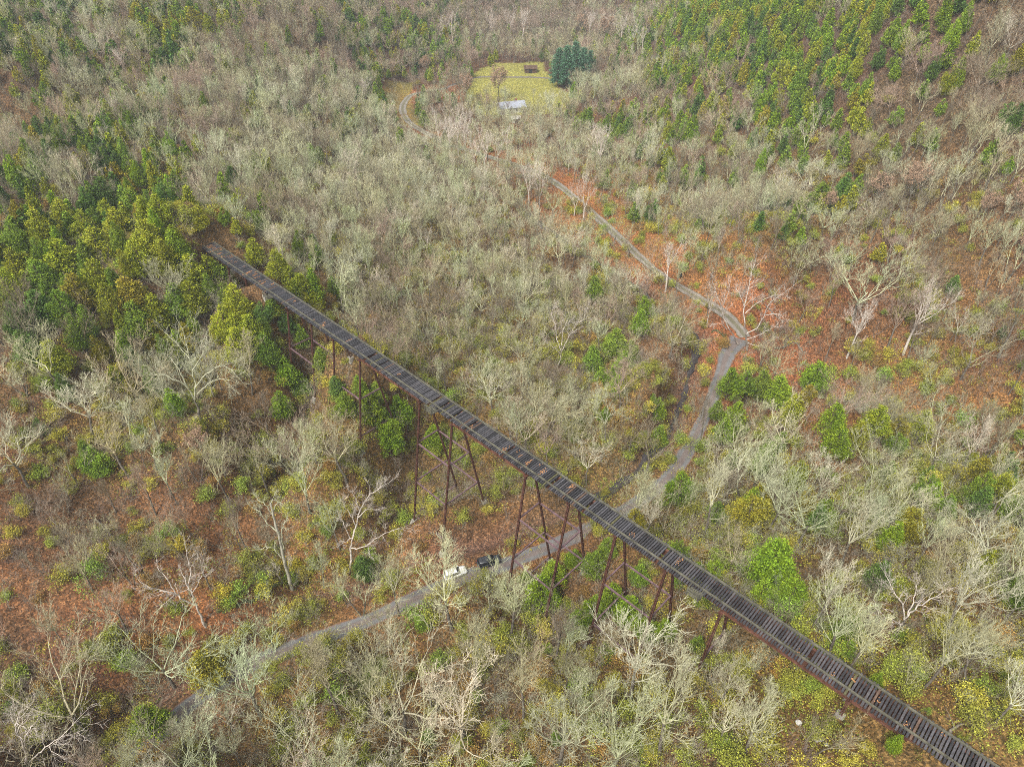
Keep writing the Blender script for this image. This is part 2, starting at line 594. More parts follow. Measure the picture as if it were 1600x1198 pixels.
bp.inputs['Strength'].default_value = 0.6
bp.inputs['Distance'].default_value = 0.25
l.new(n1.outputs['Fac'], bp.inputs['Height'])
l.new(bp.outputs[0], b.inputs['Normal'])

ny, nx = GZ.shape
idx = np.arange(nx * ny).reshape(ny, nx)
quads = np.stack([idx[:-1, :-1], idx[:-1, 1:], idx[1:, 1:], idx[1:, :-1]], -1).reshape(-1, 4)
gverts = np.stack([GXX, GYY, GZ], -1).reshape(-1, 3)
gcol = col.reshape(-1, 3)
# skirt out to the horizon
rim = np.concatenate([idx[0, :], idx[1:, -1], idx[-1, -2::-1], idx[-2:0:-1, 0]])
rp = gverts[rim]
cen = np.array([40.0, 380.0])
base = len(gverts)
allv = [gverts]
allc = [gcol]
prev = rim
for f_, zf in ((1.5, 30.0), (3.0, 20.0), (9.0, 0.0)):
    q = rp.copy()
    q[:, :2] = cen + (rp[:, :2] - cen) * f_
    q[:, 2] = rp[:, 2] * 0.4 + zf + 20 * vnoise(q[:, 0], q[:, 1], 260, 31)
    cur = base + np.arange(len(q))
    base += len(q)
    allv.append(q)
    allc.append(np.tile(c_brown, (len(q), 1)))
    quads = np.vstack([quads, np.stack([prev, np.roll(prev, -1), np.roll(cur, -1), cur], 1)[:, ::-1]])
    prev = cur
gverts, gcol = np.vstack(allv), np.vstack(allc)
gme = np_mesh('ground', gverts, quads, [gm], smooth=True)
ca = gme.attributes.new('litter', 'FLOAT_COLOR', 'POINT')
ca.data.foreach_set('color', np.hstack([gcol, np.ones((len(gcol), 1))]).astype(np.float32).ravel())
ground = link(bpy.data.objects.new('ground', gme))
tag(ground, 'hilly forest floor covered in rust brown fallen leaves', 'ground', kind='structure')


def ribbon(name, L, half, lift, m, label, cat, edge=0.35, kind='structure', seed=3):
    """a strip draped on the ground"""
    rs = np.random.RandomState(seed)
    L = np.asarray(L)
    # resample every 1.5 m
    seg = np.r_[0, np.cumsum(np.hypot(*np.diff(L[:, :2], axis=0).T))]
    s = np.arange(0, seg[-1], 1.5)
    X, Y = np.interp(s, seg, L[:, 0]), np.interp(s, seg, L[:, 1])
    tx, ty = np.gradient(X), np.gradient(Y)
    ln = np.hypot(tx, ty)
    nxv, nyv = -ty / ln, tx / ln
    h = half(s) if callable(half) else np.full(len(s), half)
    rows = []
    offs = (-1, -0.5, 0, 0.5, 1)
    for o in offs:
        hh = h * o + (rs.rand(len(s)) - 0.5) * edge * (abs(o) == 1)
        x, y = X + nxv * hh, Y + nyv * hh
        rows.append(np.stack([x, y, tz(x, y) + lift + 0.03 * (1 - abs(o))], -1))
    V = np.stack(rows, 1)
    k, w = V.shape[:2]
    ii = np.arange(k * w).reshape(k, w)
    F = np.stack([ii[:-1, :-1], ii[1:, :-1], ii[1:, 1:], ii[:-1, 1:]], -1).reshape(-1, 4)[:, ::-1]
    me = np_mesh(name, V.reshape(-1, 3), F, [m], smooth=True)
    uv = me.attributes.new('across', 'FLOAT', 'POINT')
    uv.data.foreach_set('value', np.tile(np.array(offs), k).astype(np.float32))
    o = link(bpy.data.objects.new(name, me))
    tag(o, label, cat, kind=kind)
    return o


def road_mat(name, c1, c2, track):
    m = mat(name, c1, rough=0.85, noise='n', scale=0.5, amount=0.22)
    n, l = m.node_tree.nodes, m.node_tree.links
    b = n['Principled BSDF']
    src = b.inputs['Base Color'].links[0].from_socket
    a = n.new('ShaderNodeAttribute')
    a.attribute_name = 'across'
    ab = n.new('ShaderNodeMath')
    ab.operation = 'ABSOLUTE'
    l.new(a.outputs['Fac'], ab.inputs[0])
    r = n.new('ShaderNodeValToRGB')
    r.color_ramp.elements[0].position = 0.0
    r.color_ramp.elements[0].color = (track, track, track, 1)
    e = r.color_ramp.elements.new(0.25)
    e.color = (track, track, track, 1)
    e = r.color_ramp.elements.new(0.45)
    e.color = (0, 0, 0, 1)
    e = r.color_ramp.elements.new(0.78)
    e.color = (0, 0, 0, 1)
    r.color_ramp.elements[-1].color = (1, 1, 1, 1)
    tcn = n.new('ShaderNodeTexCoord')
    nn = n.new('ShaderNodeTexNoise')
    nn.inputs['Scale'].default_value = 1.2
    nn.inputs['Detail'].default_value = 4
    l.new(tcn.outputs['Object'], nn.inputs['Vector'])
    add = n.new('ShaderNodeMath')
    add.operation = 'MULTIPLY_ADD'
    l.new(nn.outputs['Fac'], add.inputs[0])
    add.inputs[1].default_value = 0.5
    add.inputs[2].default_value = -0.25
    add2 = n.new('ShaderNodeMath')
    add2.operation = 'ADD'
    l.new(ab.outputs[0], add2.inputs[0])
    l.new(add.outputs[0], add2.inputs[1])
    l.new(add2.outputs[0], r.inputs[0])
    mx = n.new('ShaderNodeMix')
    mx.data_type = 'RGBA'
    mx.inputs['B'].default_value = (*c2, 1)
    l.new(r.outputs['Color'], mx.inputs['Factor'])
    l.new(src, mx.inputs['A'])
    l.new(mx.outputs['Result'], b.inputs['Base Color'])
    return m


M_ASPH = road_mat('worn asphalt', (0.155, 0.152, 0.152), (0.19, 0.095, 0.055), 0.3)
M_GRAV = road_mat('pale gravel', (0.25, 0.225, 0.20), (0.14, 0.13, 0.07), 0.75)
M_WATER = mat('dark creek water', (0.06, 0.052, 0.055), rough=0.2, noise='n', scale=0.6, amount=0.4, spec=0.5)
ribbon('road', L_LOW, lambda s: np.where(s > s.max() - 14, 1.8 + (s - s.max() + 14) * 0.08, 1.72 + .15 * np.sin(s * .21)), 0.05, M_ASPH, 'grey asphalt lane passing under the trestle', 'road')
ribbon('gravel_road', L_UP, lambda s: 1.75 + 0.2 * np.sin(s * 0.11), 0.065, M_GRAV, 'pale gravel road with a worn centre strip running up the valley', 'road', edge=0.5)
ribbon('driveway', DRIVE, 1.3, 0.05, M_ASPH, 'narrow dark driveway crossing the green clearing', 'driveway')
ribbon('creek_water', L_CREEK[:72], lambda s: 0.9 + 0.5 * np.sin(s * 0.09) + 0.35 * np.sin(s * 0.31), 0.2, M_WATER, 'shallow dark creek winding beside the road', 'water', edge=1.0)

# ------------------------------------------------------------------ the trestle
DECK = 33.0


def B(s, n, z):
    return BD * s + BN * n + np.array([0, 0, z])


BENTS = [158.4, 151.1, 142.6, 133.9, 124.5, 115.1, 106.9, 97.9, 79.4, 70.5, 52.7, 43.6, 34.6, 25.9, 17.0, -0.1]
trestle = empty('railroad_trestle', tuple(B(60, 58, float(tz(*B(60, 58, 0)[:2])))))
TR0 = np.array(trestle.location)
tag(trestle, 'long abandoned iron railroad trestle with a black timber deck on rusty legs', 'trestle')
rs = random.Random(11)


def tpart(mb, name, m, shade=False, parent=None, label=None):
    off = TR0 if parent is None else TR0
    mb.v = [tuple(np.asarray(p) - off) for p in mb.v]
    o = mb.build(name, m, parent or trestle, tintattr=shade)
    if label:
        o['label'] = label
    return o


# ties: every sleeper of the deck, uneven lengths, heights and wear
mt = mat('creosoted ties', attr='shade', noise='n', scale=3.0, amount=0.35)
ties = MB()
s = -46.0
while s < 166:
    j = rs.random()
    base_ = 0.034 + 0.06 * rs.random() ** 1.6
    if j < 0.03:
        cc = (0.12, 0.08, 0.06)
    elif j < 0.05:
        cc = (0.10, 0.095, 0.05)
    elif j < 0.2:
        cc = (0.09, 0.085, 0.09)
    else:
        cc = (base_, base_ * 0.97, base_ * 1.07)
    if s > 90 and rs.random() < 0.55:
        cc = (0.05, 0.05, 0.056)
    w = 0.225 + rs.random() * 0.035
    a_, b_ = 55.98 - rs.random() * 0.10, 59.62 + rs.random() * 0.14
    dz = rs.random() * 0.03
    skew = (rs.random() - 0.5) * 0.03
    if rs.random() < 0.975:
        c0 = (B(s + skew, a_, DECK - 0.27 + dz) + B(s - skew, b_, DECK - 0.27 + dz)) / 2
        ax = (B(s - skew, b_, 0) - B(s + skew, a_, 0)) / 2
        ties.box(c0 - np.array([0, 0, .05]), BD * w / 2, ax, (0, 0, 0.16), cc)
    s += 0.385 if s < 96 else 0.36
tpart(ties, 'tie_deck', mt, shade=True)
for nn_, nm in ((56.6, 'a'), (59.3, 'b')):
    g = MB()
    s = -46.0
    while s < 165.5:
        L = 5.2 + rs.random() * 1.6
        e1 = min(s + L, 166)
        jn = (rs.random() - 0.5) * 0.05
        g.bar(B(s, nn_ + jn, DECK - 0.045), B(e1 - 0.03, nn_ + jn * 0.5, DECK - 0.045), 0.21, 0.23)
        s = e1
    tpart(g, 'guard_timber', M_TIMBER, label='weathered timber along the ' + ('near' if nm == 'a' else 'far') + ' edge of the deck')
# patches of dead leaves caught between the ties
lf = MB()
for k in range(60):
    s0 = rs.uniform(-25, 163) if k < 40 else rs.uniform(140, 164)
    n0 = rs.uniform(56.9, 59.0)
    big = rs.random() < 0.35
    for q in range(rs.randint(14, 40) if big else rs.randint(5, 12)):
        sp = B(s0 + rs.gauss(0, 0.16), n0 + rs.gauss(0, 0.5 if big else 0.25), DECK - 0.13 + rs.random() * 0.04)
        a = rs.random() * 6.28
        r_ = 0.05 + 0.06 * rs.random()
        u = np.array([math.cos(a), math.sin(a), rs.uniform(-.2, .2)]) * r_
        v = np.array([-math.sin(a), math.cos(a), rs.uniform(-.2, .2)]) * r_ * 0.8
        lf.poly([sp - u, sp - v, sp + u, sp + v])
lo = tpart(lf, 'fallen_leaves', M_DECKLEAF)
lo['kind'] = 'stuff'

bounds = BENTS + [-20.0, -46.0]
bounds = [166.0] + bounds


def girder(s1, s0, deep):
    """one span: two plate girders with flanges, ribs and cross frames"""
    top = DECK - 0.49
    h = deep - .1
    for nn_, out in ((57.02, -1), (58.98, 1)):
        g = MB()
        g.box(B((s0 + s1) / 2, nn_, top - h / 2), BD * ((s1 - s0) / 2 - 0.04), BN * 0.02, (0, 0, h / 2 - 0.03))
        for zc in (top - 0.02, top - h):
            g.box(B((s0 + s1) / 2, nn_, zc), BD * ((s1 - s0) / 2 - 0.03), BN * 0.17, (0, 0, 0.025))
        k = max(3, int((s1 - s0) / 1.5))
        for i in range(k + 1):
            ss = s0 + 0.1 + (s1 - s0 - 0.2) * i / k
            g.box(B(ss, nn_ + out * 0.08, top - h / 2), BD * 0.03, BN * 0.055, (0, 0, h / 2 - 0.06))
        tpart(g, 'girder', M_RUSTLIGHT)
    g = MB()
    k = max(2, int((s1 - s0) / 3))
    for i in range(k):
        a0, a1 = s0 + (s1 - s0) * i / k, s0 + (s1 - s0) * (i + 1) / k
        z_ = top - 0.15
        g.bar(B(a0 + .1, 57.1, z_), B(a1 - .1, 58.9, z_), 0.1)
        g.bar(B(a0 + .1, 58.9, z_ - h + 0.35), B(a1 - .1, 57.1, z_ - h + 0.35), 0.1)
        g.bar(B(a0 + .15, 57.1, top - 0.3), B(a0 + .15, 58.9, top - h + 0.2), 0.09)
    tpart(g, 'cross_frame', M_RUST)


for s1, s0 in zip(bounds[:-1], bounds[1:]):
    girder(s1, s0, 1.95 if s1 - s0 > 12 else 1.3)


def laced_leg(p0, p1, w=0.33):
    """two channels joined by zig-zag lacing"""
    m_ = MB()
    p0, p1 = np.asarray(p0), np.asarray(p1)
    L = np.linalg.norm(p1 - p0)
    d = (p1 - p0) / L
    across = BN - d * (BN @ d)
    across /= np.linalg.norm(across)
    along = np.cross(d, across)
    for sg in (-1, 1):
        c = (p0 + p1) / 2 + along * sg * w * 0.46
        m_.box(c, d * L / 2, along * 0.03, across * w * 0.42)
        for sq in (-1, 1):
            m_.box(c + across * sq * w * 0.42 - along * sg * 0.05, d * L / 2, along * 0.05, across * 0.02)
    k = int(L / (w * 1.1))
    for sq in (-1, 1):
        for i in range(k):
            a_ = p0 + d * L * i / k + across * sq * w * 0.445
            b_ = p0 + d * L * (i + 1) / k + across * sq * w * 0.445
            g_ = 1 if i % 2 else -1
            m_.bar(a_ + along * g_ * w * 0.42, b_ - along * g_ * w * 0.42, 0.07, 0.02, up=tuple(across))
    return m_


legs = {}
for k, s in enumerate(BENTS):
    span_w = 1.95 if k in (8, 9, 10, 11, 14, 15) and False else 1.3
    ztop = DECK - 0.39 - 1.36
    if k in (7, 8, 9, 10, 14, 15):
        ztop = DECK - 0.39 - 1.99
    for n0, slope in ((57.0, -0.155), (59.0, 0.185)):
        zb = float(tz(*B(s, n0, 0)[:2]))
        for _ in range(4):
            nb = n0 + slope * (ztop - zb)
            zb = float(tz(*B(s, nb, 0)[:2]))
        if ztop - zb < 0.6:
            continue
        legs[(k, n0)] = (n0, slope, ztop, zb, nb)
        lm = laced_leg(B(s, nb, zb + 0.35), B(s, n0, ztop - 0.12))
        lo = tpart(lm, 'leg', M_RUST)
        fm = MB()
        c = B(s, nb, zb)
        fm.hexa([c + BD * a * 0.75 + BN * b_ * 0.75 + np.array([0, 0, -0.9]) for a, b_ in ((-1, -1), (1, -1), (1, 1), (-1, 1))] + [c + BD * a * 0.5 + BN * b_ * 0.5 + np.array([0, 0, 0.35]) for a, b_ in ((-1, -1), (1, -1), (1, 1), (-1, 1))])
        tpart(fm, 'pedestal', M_CONC)
    cap = MB()
    cap.box(B(s, 58, ztop - 0.06), BD * 0.3, BN * 1.45, (0, 0, 0.06))
    cap.box(B(s, 58, ztop - 0.35), BD * 0.12, BN * 1.0, (0, 0, 0.22))
    tpart(cap, 'bent_cap', M_RUST)


def n_at(k, n0, z):
    n_, sl, zt, zb, nb = legs[(k, n0)]
    return n_ + sl * (zt - z)


LEV = (21.4, 12.1, 3.4)
for k, s in enumerate(BENTS):
    if (k, 57.0) not in legs or (k, 59.0) not in legs:
        continue
    for z in LEV:
        if z > max(legs[(k, 57.0)][3], legs[(k, 59.0)][3]) + 1.0 and z < legs[(k, 57.0)][2] - 1:
            m_ = MB()
            m_.bar(B(s, n_at(k, 57.0, z) + .2, z), B(s, n_at(k, 59.0, z) - .2, z), 0.22, 0.26)
            tpart(m_, 'cross_strut', M_STRUT)
for a, b_ in ((4, 5), (6, 7), (8, 9), (10, 11), (12, 13)):
    for n0 in (57.0, 59.0):
        for z in LEV:
            if z > max(legs[(a, n0)][3], legs[(b_, n0)][3]) + 1.0:
                m_ = MB()
                m_.bar(B(BENTS[a] - .2, n_at(a, n0, z), z - 0.3), B(BENTS[b_] + .2, n_at(b_, n0, z), z - 0.3), 0.22, 0.26)
                tpart(m_, 'longitudinal_strut', M_STRUT)
# little refuge platforms bracketed off the near side
for sc_ in (129.0, 74.0, 20.5):
    m_ = MB()
    for i in range(6):
        m_.box(B(sc_ - 0.75 + i * 0.3, 55.35, DECK - 0.2), BD * 0.12, BN * 0.75, (0, 0, 0.03))
    for sg in (-1, 1):
        m_.bar(B(sc_ + sg * 0.85, 54.6, DECK - 0.33), B(sc_ + sg * 0.85, 57.2, DECK - 0.33), 0.2, 0.22)
    pl = tpart(m_, 'refuge_platform', M_TIMBER)
    r_ = MB()
    for sg in (-1, 1):
        r_.bar(B(sc_ + sg * 0.85, 54.65, DECK - 0.3), B(sc_ + sg * 0.85, 54.65, DECK + 0.85), 0.12)
        r_.bar(B(sc_ + sg * 0.85, 54.65, DECK + 0.8), B(sc_ + sg * 0.85, 55.9, DECK + 0.8), 0.1)
    r_.bar(B(sc_ - 0.9, 54.65, DECK + 0.85), B(sc_ + 0.9, 54.65, DECK + 0.85), 0.14)
    r_.bar(B(sc_ - 0.9, 54.65, DECK + 0.35), B(sc_ + 0.9, 54.65, DECK + 0.35), 0.1)
    tpart(r_, 'railing', M_TIMBER, parent=pl)
# timber abutment wall under the far end
m_ = MB()
for i in range(6):
    m_.box(B(166.2, 58, DECK - 0.75 - i * 0.31), BD * 0.16, BN * (2.4 + 0.25 * (i % 2)), (0, 0, 0.15))
tpart(m_, 'abutment', M_TIMBER)

# ------------------------------------------------------------------ vehicles


def glass(name, c):
    return mat(name, c, rough=0.12, spec=0.6)


M_GLASS = glass('car window glass', (0.02, 0.022, 0.026))
M_TYRE = mat('tyre rubber', (0.02, 0.02, 0.02))
M_RIM = mat('wheel rim', (0.35, 0.35, 0.36), rough=0.35, metallic=0.8)
M_LAMP = mat('lamp lens', (0.6, 0.6, 0.6), rough=0.15, spec=0.6)
M_TAIL = mat('tail lamp lens', (0.25, 0.01, 0.01), rough=0.2, spec=0.5)
M_TRIM = mat('black plastic trim', (0.03, 0.03, 0.032), rough=0.6)


def loft(sections, m, name, parent, bevel=0.0, caps=True):
    bmx = bmesh.new()
    rings = [[bmx.verts.new(p) for p in sec] for sec in sections]
    k = len(rings[0])
    for r0, r1 in zip(rings[:-1], rings[1:]):
        for i in range(k):
            bmx.faces.new((r0[i], r0[(i + 1) % k], r1[(i + 1) % k], r1[i]))
    if caps:
        bmx.faces.new(rings[0][::-1])
        bmx.faces.new(rings[-1])
    bmesh.ops.recalc_face_normals(bmx, faces=bmx.faces)
    if bevel:
        bmesh.ops.bevel(bmx, geom=list(bmx.edges), offset=bevel, segments=2, affect='EDGES', clamp_overlap=True)
    me = bpy.data.meshes.new(name)
    bmx.to_mesh(me)
    bmx.free()
    me.materials.append(m)
    for p in me.polygons:
        p.use_smooth = True
    return link(bpy.data.objects.new(name, me), parent)


def quadobj(name, faces, m, parent):
    me = bpy.data.meshes.new(name)
    v, f = [], []
    for q in faces:
        b0 = len(v)
        v += q
        f.append(tuple(range(b0, b0 + len(q))))
    me.from_pydata(v, [], f)
    me.materials.append(m)
    return link(bpy.data.objects.new(name, me), parent)


def make_car(root, paint, L=4.7, W=1.88, H=1.72, hood=0.95, rack=False):
    """x is forward"""
    hw = W / 2
    # lower body stations: x, half width, z bottom, z belt
    st = [(-L / 2, 0.80, .42, .86), (-L / 2 + .12, .93, .33, .98), (-L / 2 + .9, 1.0, .28, 1.0), (0, 1.0, .27, .99), (L / 2 - 1.25, .99, .28, .97), (L / 2 - .45, .96, .30, .88), (L / 2 - .08, .86, .34, .76), (L / 2, .74, .42, .66)]
    secs = []
    for x, w, zb, zt in st:
        h_ = hw * w
        secs.append([(x, -h_ * .92, zb), (x, -h_, zb + .14), (x, -h_, (zb + zt) / 2 + .05), (x, -h_ * .94, zt - .02), (x, -h_ * .6, zt + .03), (x, 0, zt + .045), (x, h_ * .6, zt + .03), (x, h_ * .94, zt - .02), (x, h_, (zb + zt) / 2 + .05), (x, h_, zb + .14), (x, h_ * .92, zb)])
    body = loft(secs, paint, 'body', root)
    # cabin: glasshouse, then roof skin and pillars
    xr0, xr1, xt0, xt1 = -L / 2 + .18, L / 2 - hood - .25, -L / 2 + .42, L / 2 - hood - 1.0
    zb, zt = .97, H - .06
    bw, tw = hw * .92, hw * .74

    def P(t, side, u):
        x = (xr0 + (xt0 - xr0) * u) * (1 - t) + (xr1 + (xt1 - xr1) * u) * t
        return (x, side * (bw + (tw - bw) * u), zb + (zt - zb) * u)
    loft([[P(0, -1, u), P(1, -1, u), P(1, 1, u), P(0, 1, u)] for u in (0, 1)], M_GLASS, 'windows', root)
    rf = [[(xt0 - .04, -tw * .98, zt - .01), (xt1 + .03, -tw * .98, zt - .01), (xt1 + .03, tw * .98, zt - .01), (xt0 - .04, tw * .98, zt - .01)],
          [(xt0, -tw * .95, zt + .04), (xt1 - .05, -tw * .95, zt + .04), (xt1 - .05, tw * .95, zt + .04), (xt0, tw * .95, zt + .04)],
          [(xt0 + .2, -tw * .7, zt + .07), (xt1 - .3, -tw * .7, zt + .07), (xt1 - .3, tw * .7, zt + .07), (xt0 + .2, tw * .7, zt + .07)]]
    roof = loft(rf, paint, 'roof', root)
    for side in (-1, 1):
        for t in (0.0, .33, .64, 1.0):
            a = np.array(P(t, side, 0)) + np.array([0, side * .004, 0])
            c = np.array(P(t, side, 1)) + np.array([0, side * .004, 0])
            pm = MB()
            pm.bar(a, c, .09 if t in (0., 1.) else .07, .05)
            pm.build('pillar', paint, root)
    if rack:
        rk = MB()
        for side in (-1, 1):
            rk.bar((xt0 + .2, side * tw * .86, zt + .12), (xt1 - .25, side * tw * .86, zt + .12), .04)
        for xx in (xt0 + .6, xt1 - .7):
            rk.bar((xx, -tw * .86, zt + .14), (xx, tw * .86, zt + .14), .04)
        rk.build('roof_rack', M_TRIM, root)
    for x in (-L / 2 + .95, L / 2 - .98):
        for side in (-1, 1):
            y0 = side * (hw - .12)
            ang = [2 * math.pi * i / 16 for i in range(16)]
            tyre = loft([[(x + r_ * math.cos(a), y0 + yy, .35 + r_ * math.sin(a)) for a in ang] for yy, r_ in ((-.11, .31), (-.09, .35), (.09, .35), (.11, .31))], M_TYRE, 'wheel', root)
            loft([[(x + r_ * math.cos(a), y0 + side * yy, .35 + r_ * math.sin(a)) for a in ang] for yy, r_ in ((.112, .21), (.125, .2))], M_RIM, 'rim', tyre)
    for side in (-1, 1):
        hl = MB()
        hl.box((L / 2 - .13, side * hw * .66, .68), (.08, 0, 0), (0, .17, 0), (0, 0, .07))
        hl.build('headlight', M_LAMP, root)
        tl = MB()
        tl.box((-L / 2 + .06, side * hw * .76, .86), (.05, 0, 0), (0, .12, 0), (0, 0, .11))
        tl.build('tail_light', M_TAIL, root)
        mm = MB()
        mm.box((L / 2 - hood - .45, side * (hw + .08), 1.05), (.06, 0, 0), (0, .1, 0), (0, 0, .07))
        mm.build('wing_mirror', paint, root)
    gr = MB()
    gr.box((L / 2 - .02, 0, .52), (.04, 0, 0), (0, hw * .5, 0), (0, 0, .09))
    gr.build('grille', M_TRIM, root)


def place_car(px, py, name, label, cat, paint, **kw):
    x, y = hit(px, py, 0.6)
    d = np.hypot(L_LOW[:, 0] - x, L_LOW[:, 1] - y)
    i = int(np.argmin(d))
    t = L_LOW[min(i + 2, len(L_LOW) - 1)] - L_LOW[max(i - 2, 0)]
    rz = math.atan2(t[1], t[0])
    root = empty(name, (x, y, float(tz(x, y)) + 0.05), rz)
    tag(root, label, cat)
    make_car(root, paint, **kw)
    return x, y


M_DGREY = mat('dark metallic car paint', (0.055, 0.058, 0.066), rough=0.3, spec=0.6, metallic=0.3)
M_WHITEP = mat('white car paint', (0.78, 0.78, 0.77), rough=0.3, spec=0.5)
CARS = [place_car(764, 878, 'parked_suv', 'dark grey suv parked on the leafy verge of the lane near the trestle', 'suv', M_DGREY, rack=True),
        place_car(711, 895, 'parked_car', 'white car parked behind the dark suv beneath bare branches', 'car', M_WHITEP, L=4.5, H=1.55)]

# ------------------------------------------------------------------ buildings in the clearing
M_ROOF = mat('blue grey metal roof', (0.30, 0.32, 0.37), rough=0.55, noise='n', scale=0.8, amount=0.18)
M_SIDING = mat('pale siding', (0.5, 0.48, 0.44), noise='n', scale=0.5, amount=0.1)
M_BROWNW = mat('brown board wall', (0.10, 0.065, 0.045), noise='n', scale=0.8, amount=0.3)
M_DARKWIN = glass('house window glass', (0.03, 0.035, 0.04))
M_BRICK = mat('chimney brick', (0.25, 0.10, 0.07), noise='n', scale=3, amount=0.3)


def house(px, py, rz, Lx, Ly, hw, hr, wallm, roofm, name, label, cat, windows=True, chimney=False):
    x, y = hit(px, py, hw)
    z = float(tz(x, y))
    root = empty(name, (x, y, z - 0.1), rz)
    tag(root, label, cat)
    a, c = Lx / 2, Ly / 2
    w = MB()
    w.hexa([(-a, -c, -1), (a, -c, -1), (a, c, -1), (-a, c, -1), (-a, -c, hw), (a, -c, hw), (a, c, hw), (-a, c, hw)])
    for sx in (-a, a):
        w.poly([(sx, -c, hw), (sx, c, hw), (sx, 0, hw + hr)] if sx > 0 else [(sx, c, hw), (sx, -c, hw), (sx, 0, hw + hr)])
    w.build('wall', wallm, root)
    r = MB()
    o = 0.45
    sl = hr / c
    for sg in (-1, 1):
        e0 = (-(a + o), sg * (c + o), hw - sl * o)
        e1 = (a + o, sg * (c + o), hw - sl * o)
        q0, q1 = (-(a + o), 0, hw + hr), (a + o, 0, hw + hr)
        up = np.array([0, 0, 0.16])
        lo_ = [np.array(v) for v in (e0, e1, q1, q0)]
        r.hexa([v + up * .1 for v in lo_] + [v + up for v in lo_])
        for i in range(int(Lx / 0.9)):
            xx = -a + (i + .5) * 0.9
            r.bar((xx, sg * (c + o), hw - sl * o + .18), (xx, 0, hw + hr + .18), .05, .05)
    rf = r.build('roof', roofm, root)
    if chimney:
        ch = MB()
        ch.box((a * .4, .6, hw + hr + .1), (.4, 0, 0), (0, .4, 0), (0, 0, .9))
        ch.build('chimney', M_BRICK, rf)
    if windows:
        for sg in (-1, 1):
            for i in range(4):
                xx = -a + Lx * (i + .5) / 4
                f = MB()
                if i == 1 and sg == -1:
                    f.box((xx, sg * (c + .04), 1.05), (.5, 0, 0), (0, .05, 0), (0, 0, 1.05))
                    f.build('door', M_BROWNW, root)
                    continue
                f.box((xx, sg * (c + .03), 1.6), (.6, 0, 0), (0, .04, 0), (0, 0, .65))
                fo = f.build('window', M_WHITEP, root)
                g = MB()
                g.box((xx, sg * (c + .06), 1.6), (.5, 0, 0), (0, .03, 0), (0, 0, .55))
                g.build('pane', M_DARKWIN, fo)
    else:
        f = MB()
        f.box((0, -(c + .04), 1.05), (.8, 0, 0), (0, .05, 0), (0, 0, 1.05))
        f.build('door', M_TRIM, root)


house(799, 165, 0.28, 13, 8, 2.8, 2.0, M_SIDING, M_ROOF, 'farmhouse', 'low farmhouse with a blue grey metal roof at the edge of the green clearing', 'house', chimney=True)
house(806, 184, 0.1, 4, 3, 2.0, 0.8, M_SIDING, M_SIDING, 'garden_shed', 'small whitish shed among bare trees just downhill of the farmhouse', 'shed', windows=False)
house(829, 106, 0.0, 7, 5, 2.4, 1.3, M_BROWNW, M_BROWNW, 'wooden_shed', 'small brown wooden shed at the far side of the clearing', 'shed', windows=False)

# ------------------------------------------------------------------ tree building


def rot_about(v, axis, a):
    axis = axis / np.linalg.norm(axis)
    return v * math.cos(a) + np.cross(axis, v) * math.sin(a) + axis * (axis @ v) * (1 - math.cos(a))


def unit(v):
    return v / (np.linalg.norm(v) + 1e-9)


UP = np.array([0, 0, 1.0])


class Tree:
    def __init__(self, seed):
        self.r = random.Random(seed)
        self.trunk = []
        self.limbs = []
        self.twigs = []
        self.tips = []

    def limb(self, p, d, L, r, depth, maxd, crook=0.22, rise=0.10, dens=1.0, spread=(0.5, 1.0), out=None):
        R_ = self.r
        n = 4 if depth < maxd else 2
        if depth == 0:
            n = 5
        st = L / n
        nodes = []
        for i in range(n):
            d = unit(d + np.array([R_.gauss(0, crook), R_.gauss(0, crook), R_.gauss(0, crook * .7) + rise]))
            q = p + d * st
            r2 = r * (0.80 if i < n - 1 else 0.7)
            (self.limbs if r > 0.035 else self.twigs).append((*p, *q, r, r2))
            p, r = q, r2
            nodes.append((p, d, r))
        if depth >= maxd:
            self.tips.append(p)
            return
        for i, (q, dd, rr_) in enumerate(nodes):
            t = (i + 1) / n
            k = 1 if R_.random() < dens else 0
            if i == n - 1:
                k = 2
            elif R_.random() < 0.30 * dens:
                k += 1
            for _ in range(k):
                ax = np.array([R_.gauss(0, 1), R_.gauss(0, 1), R_.gauss(0, .6)])
                ax = ax - dd * (ax @ dd)
                a = R_.uniform(*spread) * (0.6 if i == n - 1 else 1)
                nd = rot_about(dd, ax, a)
                self.limb(q, nd, L * R_.uniform(.42, .70) * (1.15 - .4 * t), max(rr_ * R_.uniform(.44, .64), 0.014), depth + 1, maxd, crook, rise, dens, spread)

    def stem(self, H, r, top=0.5, crook=0.05, lean=(0, 0), n=6):
        R_ = self.r
        p = np.array([0, 0, -0.5])
        d = unit(np.array([lean[0], lean[1], 1.0]))
        out = []
        st = (H * top + .5) / n
        for i in range(n):
            d = unit(d + np.array([R_.gauss(0, crook), R_.gauss(0, crook), 0.1]))
            q = p + d * st
            r2 = r * 0.92
            self.trunk.append((*p, *q, r, r2))
            p, r = q, r2
            out.append((p, d, r))
        return out


